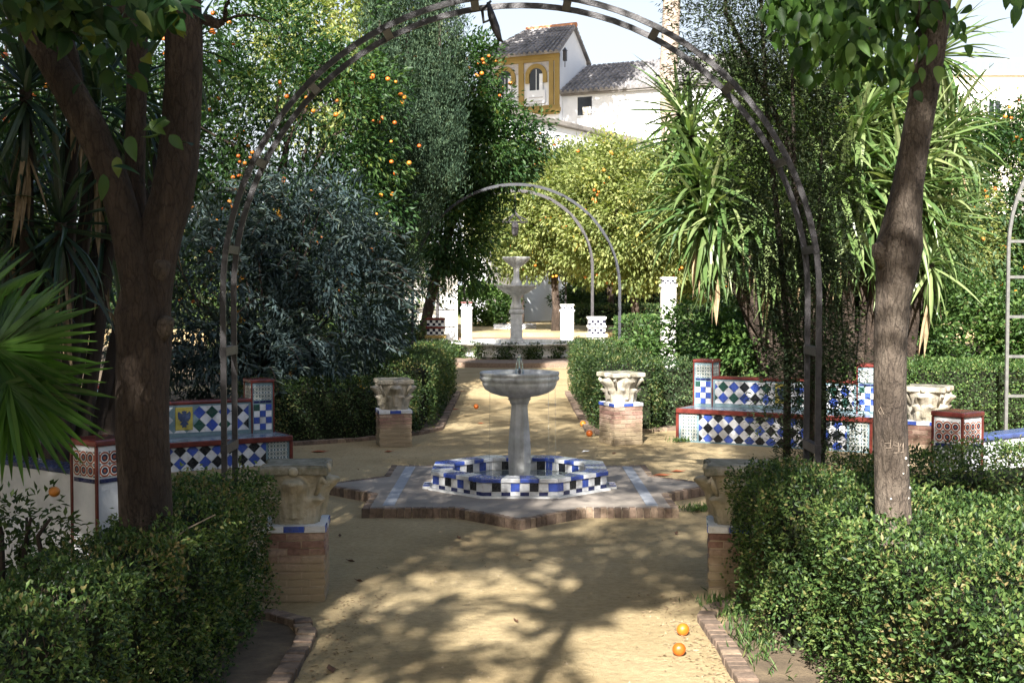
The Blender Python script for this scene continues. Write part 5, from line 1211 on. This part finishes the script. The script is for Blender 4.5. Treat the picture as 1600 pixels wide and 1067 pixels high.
# canopy limbs above the picture
branch_set(mb, pt(290, -140, Yl), [(-1.9, 6.6, 6.0), (-.5, 5.6, 5.8), (-1.4, 4.4, 6.4), (-.2, 6.6, 5.2)], .06, .015)
branch_set(mb, pt(-40, -70, Yl), [(-3.6, 5.8, 5.2), (-3.4, 4.2, 5.6), (-4.2, 6.8, 5.8)], .05, .012)
branch_set(mb, pt(350, 34, Yl), [pt(352, 4, Yl), pt(375, -30, Yl + .1), pt(362, 0, Yl - .1), pt(430, 45, Yl)], .008, .002, sag=.2)
mb.build('trunk', 'bark', lt, LB, True)
for (x, y, r) in ((250, 422, .05), (258, 512, .042)):
    c_ = pt(x, y, Yl - .06); q = MB(); q.tube([c_ + Vector((-.05, .06, -.05)), c_ + Vector((0, 0, 0)), c_ + Vector((.014, -.016, .03)), c_ + Vector((.02, -.022, .042)), c_ + Vector((.022, -.024, .046))], [r * 1.05, r, r * .86, r * .6, r * .2], 12, .12)
    q.build('sawn_stub', 'bark_pale', lt, LB, True)
LCR = [(((-1.6, 5.2, 6.0), (2.3, 2.1, 1.5), 200, .36, 40), dict(shell=.3)), (((-3.7, 5.6, 5.6), (1.6, 1.7, 1.4), 120, .36, 40), dict(shell=.3))]
P_, D_, T_ = zip(*[clumps(*c[0], **c[1]) for c in LCR]); P_, D_, T_ = map(np.concatenate, (P_, D_, T_)); n = len(P_)
D_[:, 2] -= .3; leaf_mesh('crown', P_, D_, .12 * (.7 + .6 * rng.random(n)), .055 * (.7 + .6 * rng.random(n)), 'big_leaf', lt, LB, tone=T_)
# low sprays of leaves between the stems
Ps, Ds = [], []
for x, y, Y, k in ((90, 5, 5.3, 34), (130, 20, 5.3, 26), (150, 65, 5.2, 16), (60, -10, 5.2, 30), (185, 250, 5.3, 4), (225, 25, 5.2, 18), (255, 200, 5.25, 3), (290, 180, 5.2, 3), (180, 110, 5.3, 12), (110, -20, 5.3, 30), (250, 8, 5.2, 12), (30, 20, 5.5, 14)):
    for _ in range(k * 2 if y < 40 else k): Ps.append(np.array(pt(x + random.gauss(0, 22), y + random.gauss(0, 20), Y + random.gauss(0, .1)))); Ds.append(np.array([random.gauss(.2, .6), random.gauss(-.2, .4), random.gauss(-.5, .4)]))
ovate_mesh('hanging_leaves', np.array(Ps), np.array(Ds), .10 * (.7 + .5 * rng.random(len(Ps))), .05 * (.7 + .5 * rng.random(len(Ps))), 'orange_leaf', lt, LB, up=np.array([[0, -.7, .5]]))  # darker leaf material than the crown, putting shade into the colour
# right
RB = (1.76, 5.9, 0); Yr = 5.9; s = Yr / F
rt = thing('leaning_tree', 'slender pale trunk leaning right out of the right hedge', 'tree', RB)
mb = MB()
mb.tube([(1.77, Yr, -.1), (1.77, Yr, .4)] + [pt(x, y, Yr) for x, y in ((1397, 815), (1394, 740), (1392, 670), (1391, 600), (1392, 530), (1396, 470), (1402, 420), (1405, 385), (1410, 345), (1418, 290), (1428, 230), (1440, 160), (1452, 90), (1460, 30), (1464, -30), (1470, -110))],
        [.095, .09, 28 * s, 27 * s, 26 * s, 25 * s, 25 * s, 27 * s, 33 * s, 36 * s, 29 * s, 24 * s, 22 * s, 22 * s, 22 * s, 23 * s, 22 * s, 18 * s], 18, .04)
mb.tube([pt(1390, 410, Yr - .02), pt(1374, 392, Yr - .03), pt(1369, 380, Yr - .03)], [20 * s, 14 * s, 7 * s], 10, .1)
mb.tube([pt(1450, 40, Yr), pt(1432, 5, Yr), pt(1410, -60, Yr)], [14 * s, 13 * s, 10 * s], 9, .06)
branch_set(mb, pt(1470, -110, Yr), [(1.2, 5.2, 5.8), (2.6, 5.4, 5.2), (2.2, 6.6, 5.6), (1.6, 4.2, 5.4)], .05, .012)
branch_set(mb, pt(1410, -60, Yr), [pt(1300, 20, Yr - .1), pt(1350, 60, Yr - .2), pt(1270, 30, Yr)], .014, .004, sag=.1)
mb.build('trunk', 'bark_pale', rt, RB, True)
P_, D_, T_ = clumps((1.7, 5.1, 5.7), (1.35, 1.3, 1.0), 90, .32, 40, shell=.3); n = len(P_); D_[:, 2] -= .3
leaf_mesh('crown', P_, D_, .12 * (.7 + .6 * rng.random(n)), .055 * (.7 + .6 * rng.random(n)), 'big_leaf', rt, RB, tone=T_)
Ps, Ds = [], []
for x, y, Y, k in ((1270, 40, 5.7, 26), (1300, 20, 5.8, 30), (1340, 45, 5.6, 30), (1380, 20, 5.8, 34), (1400, 70, 5.7, 26), (1260, 90, 5.6, 14), (1290, 110, 5.6, 12), (1330, 90, 5.7, 16), (1370, 100, 5.8, 14), (1240, 30, 5.8, 14), (1330, -10, 5.8, 40), (1400, -20, 5.8, 40), (1430, 60, 5.8, 16), (1490, 30, 5.9, 8), (1310, 60, 5.6, 20), (1580, -8, 5.5, 5), (1415, 110, 5.8, 12), (1220, 0, 5.9, 20), (1250, -15, 5.8, 30), (1450, 10, 5.9, 20)):
    for _ in range(int(k * 2.2) if y < 50 else k): Ps.append(np.array(pt(x + random.gauss(0, 17), y + random.gauss(0, 17), Y + random.gauss(0, .12)))); Ds.append(np.array([random.gauss(0, .45), random.gauss(-.2, .35), random.gauss(-.9, .35)]))
ovate_mesh('hanging_leaves', np.array(Ps), np.array(Ds), .088 * (.6 + .6 * rng.random(len(Ps))), .042 * (.7 + .5 * rng.random(len(Ps))), 'big_leaf', rt, RB, up=np.array([[0, -1, .4]]))
# scratched letters and pale spots on the bark
def on_bark(x, y, cx, rw): 
    d = min(.95, abs(x - cx) / rw); p = pt(x, y, Yr); p.y = Yr - rw * s * math.sqrt(1 - d * d) - .004; return p
mb = MB()
def stroke(pts, r=.0013, cx=1393, rw=26.5): mb.tube([on_bark(x, y, cx, rw) for x, y in pts], [r] * len(pts), 5)
stroke([(1376, 690), (1384, 689)]); stroke([(1378, 697), (1386, 696)]); stroke([(1384, 684), (1383, 697)])
stroke([(1395, 690), (1389, 686), (1388, 692), (1394, 694), (1396, 688), (1396, 702)])
stroke([(1400, 689), (1398, 694), (1402, 695), (1404, 689), (1403, 702)]); stroke([(1388, 704), (1404, 703)])
stroke([(1372, 634), (1369, 640), (1371, 646)]); stroke([(1371, 634), (1375, 645)])
mb.build('scratched_letters', 'scratch', rt, RB)
for (x, y, r) in ((1409, 713, .007), (1414, 724, .004), (1418, 760, .008), (1414, 775, .006), (1384, 775, .005), (1404, 736, .004)):
    q = MB(); p = on_bark(x, y, 1394, 27.5); q.lathe([(r, -.004), (r * .8, .0), (r * .2, .002)], 8); o = q.build('lichen_spot', 'lichen', rt)
    nv = Vector(((x - 1394) * s, -.06, 0)).normalized(); o.matrix_local = Matrix.Translation(p - Vector(RB)) @ nv.to_track_quat('Z', 'Y').to_matrix().to_4x4()

# ------------------------------------------------------------------ garden trees behind the viewer whose shade falls on the plaza
def shade_tree(label, base, fork, crowns, tr=.12, mat='big_leaf'):
    root = thing('shade_tree', label, 'tree', base)
    mb = MB(); b0 = Vector(base); f0 = Vector(fork)
    mb.tube([b0 - Vector((0, 0, .1)), b0.lerp(f0, .35) + Vector((.03, 0, 0)), b0.lerp(f0, .7), f0], [tr * 1.3, tr, tr * .85, tr * .8], 10, .06)
    P_, D_, T_ = [], [], []
    for c in crowns:
        p, d, t = clumps(*c[0], **c[1]); P_.append(p); D_.append(d); T_.append(t); ce, ra = Vector(c[0][0]), c[0][1]
        branch_set(mb, f0, [ce + Vector((random.uniform(-.8, .8) * ra[0], random.uniform(-.8, .8) * ra[1], random.uniform(-.1, .8) * ra[2])) for k in range(6)], tr * .5, tr * .1, 6)
    mb.build('trunk', 'bark', root, base, True)
    P_, D_, T_ = map(np.concatenate, (P_, D_, T_)); n = len(P_); D_[:, 2] -= .3
    leaf_mesh('crown', P_, D_, .13 * (.7 + .6 * rng.random(n)), .06 * (.7 + .6 * rng.random(n)), mat, root, base, tone=T_)
def src(x, y, h): return (x - .2042 * h * math.cos(SUN_EL) / math.sin(SUN_EL) * .98, y - h * .98 * math.cos(SUN_EL) / math.sin(SUN_EL), h)   # where at height h the shade of ground point x,y comes from
def ST(label, base_xy, fork, spots, **k):
    shade_tree(label, (base_xy[0], base_xy[1], 0), fork, [((src(x, y, h), (rx, ry, rz_), n, cr, 40), dict(shell=.25)) for x, y, h, rx, ry, rz_, n, cr in spots], **k)
ST('forked tree just behind the viewpoint', (-1.25, -.5), (-1.2, -.3, 5.0), [(1.0, 9.4, 6.8, 1.2, 1.1, .8, 52, .34), (-.3, 9.7, 7.4, 1.2, 1.2, .8, 56, .34), (1.9, 11.6, 7.8, 1.0, 1.2, .8, 40, .34), (-.5, 6.5, 5.6, 1.1, .5, .35, 16, .17), (.9, 8.0, 6.0, .7, .4, .3, 9, .16), (-.2, 7.4, 6.0, .9, .4, .3, 8, .15)], tr=.058)
ST('tall forked tree behind the viewpoint on the left', (-2.75, -.2), (-2.7, .1, 6.0), [(-1.6, 10.5, 8.0, 1.5, 1.8, 1.0, 46, .36), (.3, 12.3, 8.2, 1.6, 1.5, .9, 34, .34), (.2, 14.4, 8.8, 1.8, 1.4, .9, 38, .34), (-1.6, 4.6, 5.8, .9, 1.2, .6, 60, .34), (-3.0, 8.3, 7.0, 1.3, 1.6, 1.0, 95, .36), (-2.0, 6.2, 6.4, 1.2, 1.6, .9, 84, .34), (-3.5, 9.4, 7.2, 1.0, 1.0, .7, 60, .34), (-1.45, 8.6, 6.2, .45, .5, .4, 14, .25), (-1.0, 9.8, 7.0, .6, .7, .5, 12, .24), (-.7, 11.3, 7.5, .6, .7, .5, 12, .24), (-2.3, 7.4, 6.6, .7, .8, .5, 34, .3)], tr=.09)
ST('tree right of the viewpoint shading the hedge', (1.9, -.8), (1.7, -.6, 5.0), [(1.65, 8.7, 6.4, .55, .8, .6, 34, .3), (2.75, 10.2, 6.8, .8, 1.0, .8, 50, .32)], tr=.08)
ST('broad tree on the left out of the picture', (-5.4, 3.0), (-5.2, 3.2, 5.2), [(-4.6, 12.6, 7.0, 1.8, 2.0, 1.2, 80, .4), (-2.6, 15.0, 8.0, 2.0, 2.2, 1.2, 80, .4), (-.2, 16.6, 8.4, 1.9, 2.0, 1.0, 54, .38), (.3, 20.0, 9.6, 1.8, 2.6, 1.0, 54, .4), (-3.6, 13.4, 8.6, 1.6, 1.8, 1.0, 80, .4), (-5.6, 9.0, 6.4, 1.6, 2.0, 1.2, 70, .38)], tr=.16)
ST('broad tree left of the plaza out of the picture', (-6.2, 8.0), (-6.0, 8.2, 6.0), [(-4.4, 18.5, 8.2, 2.2, 2.4, 1.6, 90, .42), (-2.6, 20.0, 8.8, 2.0, 2.4, 1.4, 70, .42), (-6.5, 15, 7.5, 2.0, 2.4, 1.6, 80, .42)], tr=.18)
WHERE = ['farthest left behind the viewpoint', 'second from the left behind the viewpoint', 'third from the left behind the viewpoint', 'nearly straight behind the viewpoint', 'right behind the viewpoint', 'farthest right behind the viewpoint', 'first on the left beside the front hedge', 'second on the left beyond the front hedge', 'third on the left beside the bench', 'last on the left behind the bench', 'on the right beside the viewpoint', 'on the right beside the sunlit hedge']
for k, (x, y, h, r) in enumerate(((-13, -6, 2.8, 2.8), (-8.5, -7.5, 2.9, 2.7), (-4, -8.5, 2.8, 2.6), (1, -9, 2.8, 2.7), (6, -8.5, 2.8, 2.7), (11, -7, 3.0, 2.9), (-10, 0, 4.5, 2.6), (-9.5, 4.5, 5, 2.6), (-9, 9, 5, 2.4), (-9.5, 13, 5, 2.4), (10.5, -1, 4.0, 2.6), (10.5, 4, 3.6, 2.3))):
    leafy_tree('shade_tree', ('unseen tree added to block sky light, ' + WHERE[k]), 'tree', (x, y, 0), [(x, y, -.1), (x, y, h * .4), (x, y, h * .8)], [.16, .14, .1], [(((x, y, h + .2), (r, r, h + .1 if y < -5 else h * .75), 170, .62, 36), dict(shell=.5))], (.28, .15), 'hedge_leaf', bark='bark_dark', group='unseen trees added to block sky light')  # belt of unseen trees added to hold back sky light
ST('unseen canopy tree added to deepen the shade on the left', (-4.2, -2.5), (-4.0, -2.0, 6.5), [(-4.8, 8.0, 8.4, 1.8, 2.2, 1.0, 90, .42), (-2.4, 11.8, 9.4, 1.6, 1.8, 1.0, 80, .42), (-3.8, 16.0, 10.5, 2.0, 2.2, 1.2, 90, .44), (-3.2, 26.5, 12.5, 2.2, 2.4, 1.3, 80, .5), (-5.5, 25.0, 12.0, 2.4, 2.6, 1.3, 110, .5), (-3.6, 22.0, 11.0, 2.0, 2.2, 1.2, 70, .46)], tr=.14, mat='hedge_leaf')  # out-of-view crowns added overhead to darken the left side
# tall tree and palm beside the house
leafy_tree('tall_tree', 'very tall tree whose crown rises above the picture before the tower', 'tree', (-6.2, 72, 0), [(-6.2, 72, -.1), (-6.0, 72, 8), (-5.2, 71.5, 15), (-4, 71, 19)], [.4, .34, .28, .2],
           [(((-2.6, 69.5, 22.4), (4.2, 4.0, 3.6), 260, 1.0, 50), dict(shell=.4)), (((2.4, 70, 23.4), (3.0, 3.5, 3.6), 170, 1.0, 50), dict(shell=.4))], (.4, .2), 'bush_leaf', bark='bark_pale', limb_r=.12)
pmx = P(1047, 60, 55).x
pm = thing('tall_palm', 'tall bare palm trunk rising in front of the white house', 'palm', (pmx, 55, 0))
mb = MB(); mb.tube([(pmx + .05 * math.sin(z), 55, z) for z in np.linspace(-.1, 20, 40)], [.42 - .004 * z + .015 * (i % 2) for i, z in enumerate(np.linspace(-.1, 20, 40))], 14, .05); mb.build('trunk', 'palm_bark', pm, (pmx, 55, 0), True)
fb = blade_mesh('frond', 3.4, .5, 1.3, 'palm_blade', 8, .3)
for k in range(34):
    o = link('frond', fb, pm); o.matrix_local = Matrix.Translation((0, 0, 19.9)) @ Matrix.Rotation(k * 2.4, 4, 'Z') @ Matrix.Rotation(R(random.uniform(-75, 20)), 4, 'Y')

# ------------------------------------------------------------------ small things on the ground
def ground_orange(label, px, py, s=1.0, z=0):
    g = G(px, py, .036 * s); o = link('fallen_orange', orange_mesh()); o.location = g; o.scale = (s,) * 3; o.rotation_euler = (random.random() * 3, random.random() * 3, 0)
    return tag(o, label, 'orange', 'oranges fallen on the sand')
ground_orange('fallen orange in sun, the upper of two in the right foreground', 1067, 983, .95)
ground_orange('fallen orange in sun, the lower of two in the right foreground', 1061, 1014, .95)
ground_orange('fallen orange by the kerb, nearer to the right back pedestal', 921, 677, 1.2)
ground_orange('fallen orange by the kerb, farther along from the right back pedestal', 911, 662, 1.2)
ground_orange('fallen orange on the path beyond the fountain bowl', 910, 586, 1.3)
ground_orange('fallen orange left of the fountain bowl beside a sun patch', 744, 635, 1.1)
def flat_leaf(label, px, py, l, mat, group, rz, w=.5):
    g = G(px, py, .004); mb = MB()
    pts = [(-l / 2, 0, .004), (-l * .15, l * w * .45, .018), (l * .2, l * w * .35, .012), (l / 2, 0, .02), (l * .2, -l * w * .35, .010), (-l * .15, -l * w * .45, .014), (0, 0, .002)]
    mb.add(pts + [(x, y, z - .002) for x, y, z in pts], [(6, i, (i + 1) % 6) for i in range(6)] + [(13, 7 + (i + 1) % 6, 7 + i) for i in range(6)] + [(i, 7 + i, 7 + (i + 1) % 6, (i + 1) % 6) for i in range(6)])
    o = mb.build('fallen_leaf', mat); o.location = g; o.rotation_euler = (0, 0, rz); return tag(o, label, 'leaf', group)
for px, py, l, lab in ((517, 1047, .10, 'dark curled leaf on the sand at the lower left'), (547, 877, .07, 'dark leaf on shaded sand right of the front left pedestal'), (560, 908, .06, 'small dark leaf on sand nearest the front left pedestal'), (531, 838, .06, 'dark leaf on sand below the left tip of the star platform'), (717, 841, .07, 'dark leaf on sand just below the star platform front'), (1057, 834, .07, 'dark leaf on sand right of center below the star platform'), (1090, 799, .08, 'dark leaf beside the right front corner of the star platform'), (960, 709, .08, 'dark leaf on sand in front of the right back pedestal'), (806, 971, .05, 'tiny leaf in the middle of the sunny sand')):
    flat_leaf(lab, px, py, l, 'dry_leaf', 'dry leaves on the sand', random.random() * 6)
for px, py, l, lab in ((1035, 743, .20, 'long reddish leaf on sand right of the octagonal basin'), (1060, 737, .16, 'reddish leaf beside the long one right of the basin'), (500, 706, .22, 'orange brown leaf on sand in front of the left bench end'), (515, 720, .10, 'small reddish leaf on sand nearer the left bench end'), (608, 706, .12, 'reddish leaf at the foot of the left back pedestal'), (712, 640, .14, 'reddish leaf on the shaded path left of the fountain bowl'), (752, 662, .10, 'faint reddish leaf left of the fountain shaft'), (720, 612, .2, 'reddish leaf far along the left path edge')):
    flat_leaf(lab, px, py, l, 'red_leaf', 'reddish leaves on the sand', random.random() * .6 - .3)
o = flat_leaf('scrap of white paper on sand right of the fountain', 915, 706, .10, 'paper', None, .3); o.name = 'paper_scrap'; o['category'] = 'litter'
mb = MB(); a, b2 = P(262, 848, 5.6), P(336, 804, 5.9); mb.tube([a, a.lerp(b2, .4) + Vector((.0, 0, .012)), b2], [.005, .004, .003], 6); tag(mb.build('dry_twig', 'twig'), 'dry twig stuck in the top of the left hedge', 'twig')
# grit and leaf litter scattered on the paths
n = 5200; gx = rng.uniform(-4.5, 4.5, n); gy = 5.2 + 15 * rng.random(n) ** 1.6
ok = (np.hypot(gx - PCX, gy - PCY) > 2.0) & ((np.abs(gx) < 1.1) | ((np.hypot(gx, gy - 11.8) < 4.2)))
gx, gy = gx[ok], gy[ok]; n = len(gx); sz = .0025 + .006 * rng.random(n) ** 5
mb = MB()
for i in range(n):
    x, y, r = gx[i], gy[i], sz[i]; a = rng.random() * 6.28; c_, s_ = math.cos(a) * r, math.sin(a) * r
    mb.add([(x + c_, y + s_, 0), (x - s_ * .8, y + c_ * .8, 0), (x - c_ * .9, y - s_ * .9, 0), (x + s_ * .7, y - c_ * .7, 0), (x, y, r * .9)], [(0, 1, 4), (1, 2, 4), (2, 3, 4), (3, 0, 4)])
tag(mb.build('grit', 'mortar'), 'small grit and pebbles scattered over the sandy paths', 'grit', kind='stuff')
n = 1500; k = rng.integers(0, 4, n)
gx = np.where(k == 0, -1.05 + abs(rng.normal(size=n)) * .16, np.where(k == 1, 1.08 - abs(rng.normal(size=n)) * .16, rng.uniform(-4, 4, n))); gy = np.where(k < 2, rng.uniform(5, 8, n), rng.uniform(8, 16, n)); ok = np.hypot(gx - PCX, gy - PCY) > 2.0; ok &= ~((gy < 7.6) & (abs(gx) > 1.1)); gx, gy = gx[ok], gy[ok]; n = len(gx)
dd = rng.normal(size=(n, 3)); dd[:, 2] = .12
tag(leaf_mesh('leaf_litter', np.stack([gx, gy, np.full(n, .004)], 1), dd, .016 + .02 * rng.random(n), .011, 'dead_leaf', fold=.1), 'fine dry leaf litter drifted along the path edges', 'leaf litter', kind='stuff')
# weeds along the right kerb
def weeds(label, cx, cy_, n, sx, sy):
    p = np.stack([cx + rng.normal(size=n) * sx, cy_ + rng.normal(size=n) * sy, np.full(n, .003)], 1); d = rng.normal(size=(n, 3)) * .5; d[:, 2] = 1
    o = leaf_mesh('weeds', p, d, .07 * (.5 + rng.random(n)), .008, 'ivy_leaf'); return tag(o, label, 'weeds', kind='stuff')
weeds('tuft of green weeds by the right kerb', 1.28, 7.6, 260, .07, .12); weeds('low weeds on the soil inside the right kerb', 1.3, 6.9, 220, .07, .3)
weeds('weeds at the corner of the star platform', 1.62, 11.0, 160, .08, .05); weeds('weeds at the foot of the sunlit bench', 2.12, 16.05, 120, .07, .04)
